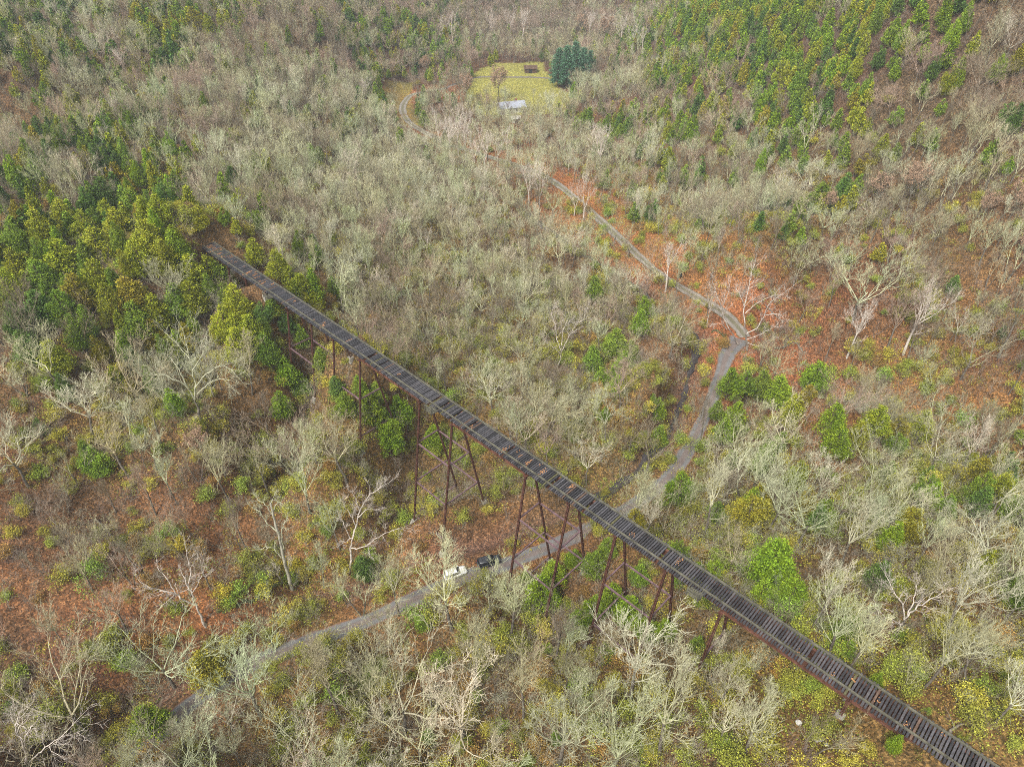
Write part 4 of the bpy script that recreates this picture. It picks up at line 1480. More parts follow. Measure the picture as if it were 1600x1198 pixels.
while y < 720:
    x = -430.0
    while x < 500:
        xx, yy_ = x + rp.uniform(-2.1, 2.1), y + rp.uniform(-2.1, 2.1)
        x += GRID_S
        z = float(tz(xx, yy_))
        cx, cy, zc = proj(xx, yy_, z + 8)
        if zc < 20 or cx < -110 or cx > 1710 or cy > 1290 or cy < -60:
            continue
        if not off_road(xx, yy_):
            continue
        far = zc > 300
        px_, py_, _ = proj(xx, yy_, z)
        if inside(px_, py_, FIELD) and (py_ < 158 or rp.random() < .5) and rp.random() < .96:
            continue
        if inside(px_, py_, BANKPOLY):
            continue
        b_ = float(look(G_B, cx, cy)) / 9
        c_ = float(look(G_C, cx, cy)) / 9
        clump = vnoise(xx, yy_, 22, 41) * .5
        u = rp.random()
        if u < max(0, c_ * 1.15 + clump * c_ * 1.3):
            Rw = rp.uniform(1.7, 2.7)
            H = Rw * rp.uniform(3.0, 4.2)
            if blocks(xx, yy_, z, H, Rw):
                continue
            ck = rp.choice(['mid green', 'deep green', 'bright green', 'olive green', 'mid green', 'bronze-tipped' if rp.random() < .5 else 'olive green'])
            trees.append(dict(k='cedar', x=xx, y=yy_, H=H, R=Rw, v=rp.randrange(6), rz=rp.random() * 6.28, c=ck, pin=False))
            continue
        dens = b_ ** 1.2 * (.80 + .28 * min(1, max(0, (zc - 120) / 120)) if cy < 880 else .95) * (1 + .5 * vnoise(xx, yy_, 15, 42))
        if rp.random() > dens:
            continue
        if len(PIN) and (np.hypot(PIN[:, 0] - xx, PIN[:, 1] - yy_) < PIN[:, 2] * .8).any():
            continue
        v = rp.randrange(12) if cy < 850 else rp.choice([0, 1, 4, 5, 6, 7, 10, 0, 1, 2])
        H = (rp.uniform(9, 14.5) if rp.random() < .8 else rp.uniform(6, 10)) * (1.25 if cy > 640 and cx > 350 else 1)
        sx = rp.uniform(.85, 1.2)
        if blocks(xx, yy_, z, H, H * .26, soft=True):
            H *= .5
            if blocks(xx, yy_, z, H, H * .3, soft=True):
                continue
        ccx, ccy, czc = proj(xx, yy_, z + H * .68)
        cr_ = H * .26 * FPX / czc
        hid = (np.hypot(PINS[:, 0] - ccx, PINS[:, 1] - ccy) < PINS[:, 2] * .85 + cr_ * .45) & (czc < PINS[:, 3])
        if hid.any() and rp.random() < .85:
            continue
        tn = float(look(G_T, cx, cy)) / 9 + rp.gauss(0, .12) + .22 * vnoise(xx, yy_, 24, 77)
        if tn > .78:
            c = rp.choice(['pale green-grey', 'pale green-grey', 'silvery', 'straw-grey'])
        elif tn > .6:
            c = rp.choice(['pale green-grey', 'straw-grey', 'grey-brown'])
        elif tn > .42:
            c = rp.choice(['straw-grey', 'grey-brown', 'pinkish'])
        else:
            c = rp.choice(['grey-brown', 'pinkish'])
        trees.append(dict(k='bare', x=xx, y=yy_, H=H, R=H * .28 * sx, sx=sx, v=v, rz=rp.random() * 6.28, c=c, pin=False))
    y += GRID_S
for t in trees:
    t['z'] = float(tz(t['x'], t['y']))
    t['cx'], t['cy'], t['zc'] = proj(t['x'], t['y'], t['z'] + t['H'] * .65)
    t['size'] = t['H'] / t['zc'] * (t['R'] if t['k'] == 'cedar' else 3)
    inn = -10 < t['cx'] < 1610 and -5 < t['cy'] < 1205
    if t['pin']:
        t['size'] += 100
    if not inn:
        t['size'] = 0
print('trees', len(trees), sum(t['k'] == 'cedar' for t in trees))

# ------------------------------------------------------------------ white sycamores, pines and other single trees


def hero(name, base, strokes, label, mtrunk, mlimb, r0, group=None, cat='tree', maxd=4, twigm=1.0, seed=1, shoot=.16):
    """a tree whose main limbs follow its own limbs in the photograph, each at its own depth, twigs grown from them"""
    gx_, gy_ = hit(*base)
    gz_ = float(tz(gx_, gy_))
    t = Tree(seed)
    org = np.array([gx_, gy_, gz_])

    def P(px, py, off):
        r = ray(px, py)
        k = (gy_ + off) / r[1]
        return r * k + np.array([0, 0, CAMZ]) - org
    for i, (rad, off, pts) in enumerate(strokes):
        n_ = len(pts)
        W = [P(px, py, off * (j / max(1, n_ - 1))) if i else P(px, py, 0) for j, (px, py) in enumerate(pts)]
        if i == 0:
            W[0] = np.array([0, 0, -.5])
        W = smooth_line(np.array(W), 4)
        for j in range(1, len(W) - 1):
            W[j] += np.array([t.r.gauss(0, .06), t.r.gauss(0, .12), t.r.gauss(0, .06)])
        m_ = len(W) - 1
        for j in range(m_):
            ra = rad * (1 - .62 * j / m_)
            rb = rad * (1 - .62 * (j + 1) / m_)
            (t.trunk if i == 0 else t.limbs).append((*W[j], *W[j + 1], ra, rb))
            if i and j >= m_ * .2 and t.r.random() < .8:
                d = unit(W[j + 1] - W[j])
                ax = np.array([t.r.gauss(0, 1), t.r.gauss(0, 1), t.r.gauss(0, .6)])
                ax -= d * (ax @ d)
                L_ = np.linalg.norm(W[-1] - W[0])
                t.limb(W[j + 1], rot_about(d, ax, t.r.uniform(.5, 1.1)), max(1.0, L_ * t.r.uniform(shoot, shoot * 2)), rb * .5, 2, maxd, .2, .08, .85)
        if i:
            t.limb(W[-1], unit(W[-1] - W[-2]), max(.9, np.linalg.norm(W[-1] - W[0]) * .3), rad * .38, 2, maxd, .2, .08, .85)
    a_, b_ = tree_meshes(t, name, mtrunk, mlimb, twigm)
    root = empty(name, (gx_, gy_, gz_))
    tag(root, label, cat, group)
    link(bpy.data.objects.new('trunk', a_), root)
    link(bpy.data.objects.new('crown', b_), root)
    return root


HER = []
M_LICHEN = mat('pale lichened limbs', (.42, .42, .29), noise='n', scale=1.0, amount=.3)
M_OLDGREY = mat('old grey tree bark', (.36, .34, .27), noise='n', scale=1.0, amount=.35)
hero('sycamore_tree', (322, 978), [(.26, 0, [(322, 978), (312, 958), (303, 940)]), (.17, -2, [(303, 944), (285, 936), (270, 926), (247, 921), (225, 912)]), (.10, 2, [(275, 928), (262, 905), (246, 886)]), (.08, -2, [(272, 929), (262, 938), (250, 949)]),
      (.16, 1, [(303, 940), (300, 925), (293, 914), (299, 893), (292, 868)]), (.09, 2, [(295, 918), (283, 893)]), (.07, -1.5, [(299, 928), (313, 905), (320, 885)])],
     'bone white leaning sycamore with few bare limbs over the red leaf slope', M_WHITE, M_WHITE, .3, 'white sycamores', 'sycamore', 4, 1.0, 5, .12)
hero('sycamore_tree', (546, 896), [(.30, 0, [(546, 896), (549, 875), (548, 856), (552, 838)]), (.17, 1.5, [(552, 838), (557, 820), (562, 800), (574, 778), (590, 765)]), (.12, -1, [(556, 822), (548, 806), (538, 790)]), (.13, -2.5, [(549, 856), (560, 857), (576, 850), (592, 838), (614, 828)]),
      (.08, -1, [(550, 840), (540, 846), (530, 852)]), (.09, 1, [(547, 842), (538, 820), (534, 812)]), (.07, -2, [(574, 851), (577, 862), (578, 870)]), (.11, 2, [(560, 808), (575, 795), (598, 800)]), (.09, 0, [(562, 800), (556, 780), (548, 768)])],
     'white sycamore with a low arm curling sideways above the lane', M_WHITE, M_WHITE, .3, 'white sycamores', 'sycamore', 4, 1.0, 6, .14)
hero('dead_tree', (457, 922), [(.36, 0, [(457, 922), (449, 893), (440, 855), (429, 812), (423, 785)]), (.14, -1, [(443, 873), (428, 857), (418, 854), (405, 858)]), (.13, 1, [(433, 830), (418, 818), (408, 802), (398, 795)]), (.10, -.5, [(444, 858), (440, 832), (446, 815)]),
      (.10, 1, [(427, 806), (415, 788), (402, 778)]), (.10, -1, [(426, 800), (434, 784), (441, 790)]), (.09, 0, [(423, 787), (428, 775)])],
     'tall thick pale snag with short broken limbs beside the mossy bank', M_OLDGREY, M_LICHEN, .36, None, 'tree', 4, 1.3, 7, .10)
hero('spreading_tree', (315, 668), [(.34, 0, [(315, 668), (311, 645), (304, 624)]), (.19, -2, [(304, 624), (290, 602), (268, 591), (245, 582), (232, 572)]), (.13, 3, [(292, 604), (280, 578), (262, 556)]), (.18, 1, [(304, 624), (305, 600), (300, 575), (292, 545), (289, 530)]),
      (.14, -3, [(306, 604), (322, 585), (345, 572), (362, 578)]), (.12, -2, [(308, 616), (325, 600), (343, 592), (360, 594)]), (.11, 3, [(301, 578), (317, 552), (322, 532)]), (.10, -3, [(300, 618), (280, 612), (258, 604)]), (.10, 4, [(296, 560), (275, 535), (258, 520)])],
     'very wide spreading grey oak with crooked limbs on the leafy slope', M_TRUNK, M_LICHEN, .4, None, 'tree', 4, 1.2, 8, .2)
hero('sycamore_tree', (1168, 548), [(.36, 0, [(1168, 548), (1166, 528), (1164, 505)]), (.18, 1, [(1164, 505), (1162, 485), (1166, 465), (1172, 440), (1176, 420)]), (.17, -2, [(1165, 522), (1183, 512), (1193, 495), (1204, 472), (1222, 460)]), (.11, -3, [(1167, 530), (1190, 521), (1214, 507)]),
      (.12, 2, [(1164, 490), (1182, 474), (1208, 462)]), (.10, 2, [(1163, 480), (1157, 462), (1150, 450)]), (.10, -1, [(1196, 492), (1215, 490), (1226, 498)]), (.08, -3, [(1167, 535), (1188, 540), (1205, 528)])],
     'large white sycamore with arching limbs growing beside the road junction', M_SYCTRUNK, M_WHITE, .4, 'white sycamores', 'sycamore', 4, 1.1, 9, .15)
hero('sycamore_tree', (1156, 540), [(.26, 0, [(1156, 540), (1146, 524), (1138, 512)]), (.16, 0, [(1138, 512), (1130, 495), (1127, 478), (1120, 462), (1118, 452)]), (.13, 1.5, [(1140, 516), (1133, 500), (1130, 478), (1137, 460), (1140, 445)]), (.09, -2, [(1136, 515), (1126, 506), (1108, 507)])],
     'twin forked white sycamore leaning over the gravel road end at the junction', M_SYCTRUNK, M_WHITE, .3, 'white sycamores', 'sycamore', 4, 1.1, 10, .13)
hero('sycamore_tree', (46, 1215), [(.30, 0, [(46, 1215), (42, 1190), (38, 1168)]), (.16, 0, [(38, 1170), (28, 1150), (25, 1132), (30, 1112)]), (.14, 2, [(42, 1180), (38, 1160), (45, 1142), (58, 1125)]), (.12, -2, [(44, 1192), (66, 1172), (82, 1158), (96, 1150)]), (.09, -2, [(38, 1188), (15, 1176), (0, 1165)])],
     'white sycamore with contorted limbs at the near edge of the leaf slope', M_WHITE, M_WHITE, .3, 'white sycamores', 'sycamore', 4, 1.0, 12, .15)
hero('bare_tree', (870, 575), [(.16, 0, [(878, 575), (876, 560), (877, 545)]), (.12, 1, [(877, 548), (870, 530), (868, 510), (862, 492)]), (.11, -1, [(878, 548), (888, 528), (898, 510), (912, 498)]), (.09, 2, [(877, 540), (880, 518), (886, 500)]), (.07, -1, [(875, 552), (862, 540), (850, 528)])],
     'white fan-shaped bare tree standing alone on the slope beyond the trestle', M_WHITE, M_WHITE, .2, None, 'tree', 4, 1.1, 13, .2)
hero('bare_tree', (946, 700), [(.20, 0, [(947, 700), (946, 680), (944, 662)]), (.10, 0, [(944, 662), (938, 648), (930, 640), (932, 628)]), (.10, -1, [(945, 664), (952, 650), (964, 645), (975, 650)]), (.09, 1, [(945, 660), (950, 640), (948, 628)]), (.08, 1, [(940, 655), (928, 652), (922, 660)])],
     'small crooked tree with bright pale crown above the near creek bank', M_TRUNK, M_LICHEN, .2, None, 'tree', 4, 1.3, 14, .2)
hero('bare_tree', (1552, 905), [(.3, 0, [(1548, 905), (1545, 885), (1540, 868)]), (.15, -1, [(1540, 868), (1530, 845), (1512, 830), (1490, 820)]), (.15, 1, [(1541, 870), (1545, 845), (1560, 820), (1580, 800)]), (.13, 2, [(1540, 860), (1532, 835), (1535, 810)]), (.12, -2, [(1545, 882), (1570, 868), (1590, 850)]), (.10, 3, [(1538, 850), (1520, 815), (1505, 800)])],
     'huge pale many-forked bare tree near the top of the near slope', M_OLDGREY, M_LICHEN, .3, None, 'tree', 4, 1.3, 15, .2)
hero('bare_tree', (1400, 1000), [(.22, 0, [(1392, 1010), (1402, 985), (1415, 965)]), (.13, 0, [(1415, 965), (1430, 950), (1450, 938), (1472, 925)]), (.12, 1, [(1413, 968), (1410, 945), (1400, 930), (1392, 915)]), (.10, 2, [(1418, 962), (1428, 935), (1432, 915)]), (.09, -2, [(1410, 975), (1395, 968), (1380, 960)])],
     'leaning silvery tree with upswept crown over yellow brush beside the deck', M_TRUNK, M_WHITE, .25, None, 'tree', 4, 1.2, 16, .2)
hero('bare_tree', (1508, 1075), [(.2, 0, [(1502, 1078), (1508, 1050), (1512, 1020)]), (.11, 0, [(1512, 1022), (1495, 1010), (1480, 1028)]), (.11, 0, [(1512, 1020), (1530, 1018), (1545, 1022)]), (.10, 1, [(1512, 1022), (1520, 1000), (1538, 985)]), (.09, 1, [(1510, 1022), (1500, 1000), (1485, 990)])],
     'flat-topped tree with white claw-like limbs near the deck above yellow leaves', M_TRUNK, M_LICHEN, .25, None, 'tree', 4, 1.2, 17, .2)
hero('bare_tree', (1470, 960), [(.3, 0, [(1300, 700), (1302, 690)])], 'x', M_TRUNK, M_LICHEN, .25) if False else None

# tall sycamores along the valley: photo base and top of each
SYC_P = []
M_WHITE2 = mat('bright sycamore limbs', (.66, .58, .50), noise='n', scale=1.0, amount=.25)
for k, (fm_, sd_) in enumerate((('narrow', 81), ('forked', 82), ('forked', 83), ('round', 84))):
    t = bare(sd_, fm_, 18.0, maxd=4, dens=.8, r0=.38)
    top = max(s_[5] for s_ in t.twigs + t.limbs)
    a_, b_ = tree_meshes(t, 'sycamore_tree', M_WHITE, M_WHITE2, twig=1.5)
    SYC_P.append((a_, b_, top))


def ztop_height(bx, by, ty):
    """height that makes a tree with its base at this photo place reach photo row ty"""
    x, y = hit(bx, by)
    z = float(tz(x, y))
    lo_, hi_ = 2.0, 45.0
    for _ in range(24):
        m_ = (lo_ + hi_) / 2
        if proj(x, y, z + m_)[1] > ty:
            lo_ = m_
        else:
            hi_ = m_
    return x, y, z, min(max(lo_, 5), 24)


def clone(src, loc, rz, scale, label=None, group=None, tint=None):
    """copy of a thing with copies of its parts"""
    r = src.copy()
    C.objects.link(r)
    r.location, r.rotation_euler, r.scale = loc, (0, 0, rz), scale
    if label:
        r['label'] = label
    if group:
        r['group'] = group
    for ch in src.children:
        c = ch.copy()
        C.objects.link(c)
        c.parent = r
        if tint:
            c['tint'] = tint
    return r


def proto_thing(name, meshes, cat, parts=('trunk', 'crown')):
    r = empty(name)
    r['category'] = cat
    for m_, pn in zip(meshes, parts):
        link(bpy.data.objects.new(pn, m_), r)
    return r


used = {}


def place(key, maker, loc, rz, scale, label, group, tint=None):
    """the first of a kind is built, the next ones are copies"""
    if key not in used:
        r = maker()
        used[key] = r
        r.location, r.rotation_euler, r.scale = loc, (0, 0, rz), scale
        r['label'] = label
        r['group'] = group
        if tint:
            for c in r.children:
                c['tint'] = tint
        bpy.context.view_layer.update()
        return r
    return clone(used[key], loc, rz, scale, label, group, tint)


for row in SYC:
    bx, by, ty, txt = row[:4]
    v = row[4] if len(row) > 4 else rp.randrange(3)
    x, y, z, H = ztop_height(bx, by, ty)
    k = H / SYC_P[v][2]
    place(('syc', v), lambda: proto_thing('sycamore_tree', SYC_P[v][:2], 'sycamore'), (x, y, z - .1), rp.random() * 6.28, (k * .95, k * .95, k), 'white-barked sycamore, ' + txt, 'white sycamores')

# trees still holding dry leaves
M_DRY = mat('dry salmon leaves', (.36, .24, .16), noise='n', scale=1.5, amount=.35)
DRY_P = []
for k, sd_ in enumerate((91, 92)):
    t = bare(sd_, 'round', 14.0, maxd=4, dens=.8)
    a_, b_ = tree_meshes(t, 'dry_tree', M_TRUNK, M_OLDGREY, twig=1.1)
    tips = np.array(t.tips)
    lv, lf_ = leaf_cloud(tips, np.tile([0, 0, .2], (len(tips), 1)), 4, .26, np.full(len(tips), .3), np.random.RandomState(sd_), elong=1.6, upbias=.1)
    DRY_P.append((a_, b_, np_mesh('dry_tree_leaves', lv, lf_, [M_DRY]), 14.0))
for bx, by, ty, lab in DRYT:
    x, y, z, H = ztop_height(bx, by, ty)
    v = rp.randrange(2)
    k = min(H, 16) / 14.0
    place(('dry', v), lambda: proto_thing('dry_leaved_tree', DRY_P[v][:3], 'oak', ('trunk', 'crown', 'leaves')), (x, y, z - .1), rp.random() * 6.28, (k, k, k), lab, 'trees holding dry leaves')

# blue-green pines by the clearing
M_PINE = mat('blue green pine needles', (.10, .21, .12), noise='n', scale=1.2, amount=.4, leafy=True)


def pine_meshes(seed, H=20.0, Rr=5.0):
    t = Tree(seed)
    st = t.stem(H, .32, .95, .015, (0, 0), n=7)
    C_, D_, J_ = [], [], []
    z = H * .12
    while z < H * .97:
        f_ = 1 - (z / H) ** 1.6
        nb = t.r.randint(5, 7)
        a0 = t.r.random() * 6.28
        for k in range(nb):
            a = a0 + 6.283 * k / nb + t.r.gauss(0, .2)
            L_ = Rr * (f_ * .9 + .12) * t.r.uniform(.6, 1.12)
            p0 = np.array([0, 0, z])
            p1 = np.array([math.cos(a) * L_, math.sin(a) * L_, z + L_ * .12])
            t.twigs.append((*p0, *p1, .07, .02))
            m_ = max(3, int(L_ * 2.6))
            for i in range(m_):
                u = .35 + .65 * (i + .5) / m_
                q = p0 + (p1 - p0) * u + np.array([t.r.gauss(0, .3 * u), t.r.gauss(0, .3 * u), t.r.gauss(.05, .08)])
                C_.append(q)
                D_.append((math.cos(a), math.sin(a), .35))
                J_.append(.3)
        z += H * .055
    v, f = leaf_cloud(np.array(C_), np.array(D_), 20, .5, np.array(J_), np.random.RandomState(seed), elong=4.5, upbias=.3)
    v1, f1 = tubes(t.trunk + t.twigs, 5)
    return np_mesh('pine_trunk', v1, f1, [M_CEDARTRUNK]), np_mesh('pine_crown', v, f, [M_PINE])


PINE_P = [pine_meshes(101), pine_meshes(102, 19.0, 4.6)]
for i, (bx, by, ty, lab) in enumerate(((872, 136, 74, 'blue-green pine at the clearing side of the pine clump'), (884, 138, 66, 'blue-green pine, tallest and foremost of the clump'), (897, 132, 64, 'blue-green pine in the middle of the clump'), (910, 134, 70, 'blue-green pine on the cedar hill side of the clump'), (920, 128, 78, 'blue-green pine at the outer end of the clump, smallest crown'))):
    x, y, z, H = ztop_height(bx, by, ty)
    k = H / 20
    place(('pine', i % 2), lambda: proto_thing('pine_tree', PINE_P[i % 2], 'pine'), (x, y, z - .1), i * 1.3, (k * 1.1, k * 1.1, k), lab, 'clump of blue-green pines')

# ------------------------------------------------------------------ labels: look first, then what the tree stands by
MARKS = [('the dark suv', 765, 877), ('the white car', 712, 893), ("the trestle's far end", 318, 378), ('the road junction', 1150, 525), ('the gravel road bend', 633, 172), ('the farmhouse', 798, 165),
         ('the blue-green pines', 890, 100), ('the creek pool by the junction', 1098, 520), ('where the lane passes under the trestle', 860, 850), ('the white leaning sycamore', 285, 920), ('the curl-armed white sycamore', 565, 830),
         ('the tall pale snag', 430, 835), ('the very wide grey oak', 305, 600), ('the farthest refuge platform', 434, 472), ('the middle refuge platform', 692, 650), ('the nearest refuge platform', 1105, 942), ('the bronze cedar beside the lane', 322, 1045),
         ('the lone bright cedar near the lane', 228, 1130), ('the big round cedar near the deck', 1210, 875), ('the solitary cedar by the near deck', 1330, 985), ('the creekside cedars', 965, 545), ('the near end of the deck', 1480, 1160),
         ('the huge pale many-forked tree', 1540, 840), ('the cedars under the trestle', 600, 655), ('the bright cedar beside the lane bend', 1062, 762), ("the gravel road's middle", 930, 335), ('the white fan-shaped tree', 880, 530), ('the two big cedars on the far slope', 1295, 305),
         ('the contorted white sycamore', 45, 1160), ('the claw-limbed tree', 1510, 1010), ('the leaning silvery tree', 1425, 940), ("the trestle's tallest tower", 690, 740), ("the red slope's leaning sycamore", 1335, 510), ('the salmon-leaved oaks', 1430, 300),
         ('the row of dark cedars', 150, 235), ('the bronze hillside cedars', 270, 35), ('the mossy bank', 410, 920), ('the cedar grove by the lane', 1225, 620), ('the orange-topped roadside cedar', 1172, 795), ("the lane's near stretch", 520, 990),
         ("the trestle's mid deck", 780, 700), ('the crooked pale tree by the creek', 945, 655), ('the near abutment girder', 1330, 1090), ('the leafy lane verge', 640, 930), ('the pale grey ridge trees', 620, 300), ('the cedar hillside', 1250, 80), ('the brushy slope top', 60, 640), ('the near wood edge', 800, 1120), ('the silver tree by the trestle', 985, 1000)]
ORD = ['first', 'second', 'third', 'fourth', 'fifth', 'sixth', 'seventh', 'eighth', 'ninth', 'tenth'] + ['eleventh', 'twelfth', 'thirteenth', 'fourteenth', 'fifteenth'] * 3
FORMW = {'round': 'round-topped', 'spread': 'spreading', 'narrow': 'narrow', 'forked': 'forked', 'crooked': 'crooked', 'multi': 'many-stemmed'}
CFORMW = {'cone': 'conical', 'round': 'rounded', 'column': 'slim'}


def relate(items):
    """items: dicts with cx, cy, look -> unique labels"""
    groups = {}
    for t in items:
        i = min(range(len(MARKS)), key=lambda k: (MARKS[k][1] - t['cx']) ** 2 + (MARKS[k][2] - t['cy']) ** 2)
        dx, dy = t['cx'] - MARKS[i][1], t['cy'] - MARKS[i][2]
        d = ('right of' if dx > 0 else 'left of') if abs(dx) > abs(dy) else ('below' if dy > 0 else 'above')
        t['dist'] = math.hypot(dx, dy)
        groups.setdefault((t['look'], i, d), []).append(t)
    for (look_, i, d), lst in groups.items():
        lst.sort(key=lambda t: t['dist'])
        for k, t in enumerate(lst):
            t['label'] = f"{look_}, {d} {MARKS[i][0]}" if len(lst) == 1 else f"{look_}, {ORD[k]} such {d} {MARKS[i][0]}"


bares = sorted((t for t in trees if t['k'] == 'bare'), key=lambda t: -t['size'])
ceds = sorted((t for t in trees if t['k'] == 'cedar'), key=lambda t: -t['size'])
ind_b, rest_b = [t for t in bares if t['size'] > 0][:285], None
rest_b = bares[len(ind_b):]
ind_c = [t for t in ceds if t['size'] > 0][:295]
rest_c = ceds[len(ind_c):]
for t in ind_b:
    t['look'] = ('tall ' if t['H'] > 14.5 else 'small ' if t['H'] < 10 else '') + t['c'] + ' ' + FORMW[BFORMS[t['v']][0]] + ' bare tree'
for t in ind_c:
    t['look'] = ('large ' if t['R'] > 3.1 else 'small ' if t['R'] < 1.9 else '') + t['c'] + ' ' + CFORMW[CFORMS[t['v']][0]] + ' cedar'
relate(ind_b)
relate(ind_c)
for t in ind_b:
    v = t['v']
    k = t['H'] / BARE_P[v][2]
    place(('bare', v), lambda: proto_thing('bare_tree', BARE_P[v][:2], 'tree'), (t['x'], t['y'], t['z'] - .1), t['rz'], (k * t['sx'], k * t['sx'], k), t['label'], 'bare leafless trees of the near woods', jit(PAL[t['c']]))
for t in ind_c:
    v = t['v']
    k = t['H'] / CED_P[v][2]
    w = t['R'] / CED_P[v][3]
    place(('ced', v), lambda: proto_thing('cedar_tree', CED_P[v][:2], 'cedar'), (t['x'], t['y'], t['z'] - .1), t['rz'], (w, w, k), t['label'], 'evergreen cedars among the bare woods', jit(CPAL[t['c']], .2))

# ------------------------------------------------------------------ leafy shrubs one can pick out
SHR = [(285, 345), (300, 353), (272, 330), (290, 362), (262, 316), (306, 340), (282, 322), (455, 800), (431, 888), (458, 892), (412, 912), (372, 927), (345, 932), (362, 948), (480, 838), (506, 832), (612, 792), (175, 1002), (200, 1028), (162, 1022), (188, 1040), (82, 1108), (12, 1082), (277, 857), (1236, 512), (1332, 540), (1348, 562), (1388, 558),
       (1420, 572), (1452, 590), (1322, 582), (1502, 662), (830, 692), (846, 702), (902, 540), (882, 562), (940, 512), (912, 600), (1000, 690), (986, 704), (1006, 718), (842, 612), (702, 542), (1252, 332), (1132, 332), (1152, 302), (1092, 352), (1172, 362),
       (1016, 302), (656, 962), (790, 998), (816, 1002), (1298, 592), (545, 700), (612, 560), (700, 620), (1100, 402), (1068, 420), (260, 830), (300, 620), (150, 900), (420, 690), (500, 690), (520, 1080), (1440, 610), (1385, 590), (1240, 960)]
sh = []
for px, py in SHR:
    x, y = hit(px, py, 1.2)
    if not off_road(x, y, .3):
        continue
    k = rp.uniform(.85, 1.35)
    sh.append(dict(x=x, y=y, cx=px, cy=py, k=k, v=rp.randrange(4), look=rp.choice(['yellow-green leafy shrub', 'bright yellow leafy shrub', 'lime green leafy shrub'])))
SPAL = {'yellow-green leafy shrub': (.30, .33, .045), 'bright yellow leafy shrub': (.46, .40, .05), 'lime green leafy shrub': (.24, .36, .05)}
relate(sh)
for t in sh:
    v = t['v']
    place(('shrub', v), lambda: proto_thing('leafy_shrub', SHRUB_P[v], 'shrub', ('stem', 'leaves')), (t['x'], t['y'], float(tz(t['x'], t['y'])) - .1), rp.random() * 6.28, (t['k'],) * 3, t['label'], 'yellow leafy shrubs on the slopes', jit(SPAL[t['look']]))


# ------------------------------------------------------------------ masses nobody could count: instanced on points
def stuff(name, meshes, pts, label, cat):
    """pts: rows x y z variant rz sx sz r g b"""
    P = np.asarray(pts, dtype=np.float32)
    me = bpy.data.meshes.new(name)
    me.vertices.add(len(P))
    me.vertices.foreach_set('co', P[:, :3].ravel())
    for an, ty, data in (('variant', 'INT', P[:, 3].astype(np.int32)), ('turn', 'FLOAT_VECTOR', np.c_[np.zeros((len(P), 2)), P[:, 4]].astype(np.float32)), ('size', 'FLOAT_VECTOR', np.c_[P[:, 5], P[:, 5], P[:, 6]].astype(np.float32)), ('tint', 'FLOAT_VECTOR', P[:, 7:10])):
        a = me.attributes.new(an, ty, 'POINT')
        a.data.foreach_set('value' if ty == 'INT' else 'vector', np.ascontiguousarray(data).ravel())
    o = link(bpy.data.objects.new(name, me))
    col_ = bpy.data.collections.new(name + '_kinds')
    for i, m_ in enumerate(meshes):
        col_.objects.link(bpy.data.objects.new('%s_kind_%02d' % (name, i), m_))
    ng = bpy.data.node_groups.new(name, 'GeometryNodeTree')
    ng.interface.new_socket('Geometry', in_out='INPUT', socket_type='NodeSocketGeometry')
    ng.interface.new_socket('Geometry', in_out='OUTPUT', socket_type='NodeSocketGeometry')
    n, l = ng.nodes, ng.links
    gi, go = n.new('NodeGroupInput'), n.new('NodeGroupOutput')
    ci = n.new('GeometryNodeCollectionInfo')
    ci.inputs['Collection'].default_value = col_
    ci.inputs['Separate Children'].default_value = True
    ci.inputs['Reset Children'].default_value = True
    ip = n.new('GeometryNodeInstanceOnPoints')
    ip.inputs['Pick Instance'].default_value = True

    def attr(nm, ty):
        a = n.new('GeometryNodeInputNamedAttribute')
        a.data_type = ty
        a.inputs['Name'].default_value = nm
        return a.outputs['Attribute']
    l.new(gi.outputs[0], ip.inputs['Points'])
    l.new(ci.outputs[0], ip.inputs['Instance'])
    l.new(attr('variant', 'INT'), ip.inputs['Instance Index'])
    l.new(attr('turn', 'FLOAT_VECTOR'), ip.inputs['Rotation'])
    l.new(attr('size', 'FLOAT_VECTOR'), ip.inputs['Scale'])
    l.new(ip.outputs[0], go.inputs[0])
    md = o.modifiers.new('scatter', 'NODES')
    md.node_group = ng
    tag(o, label, cat, kind='stuff')
    return o


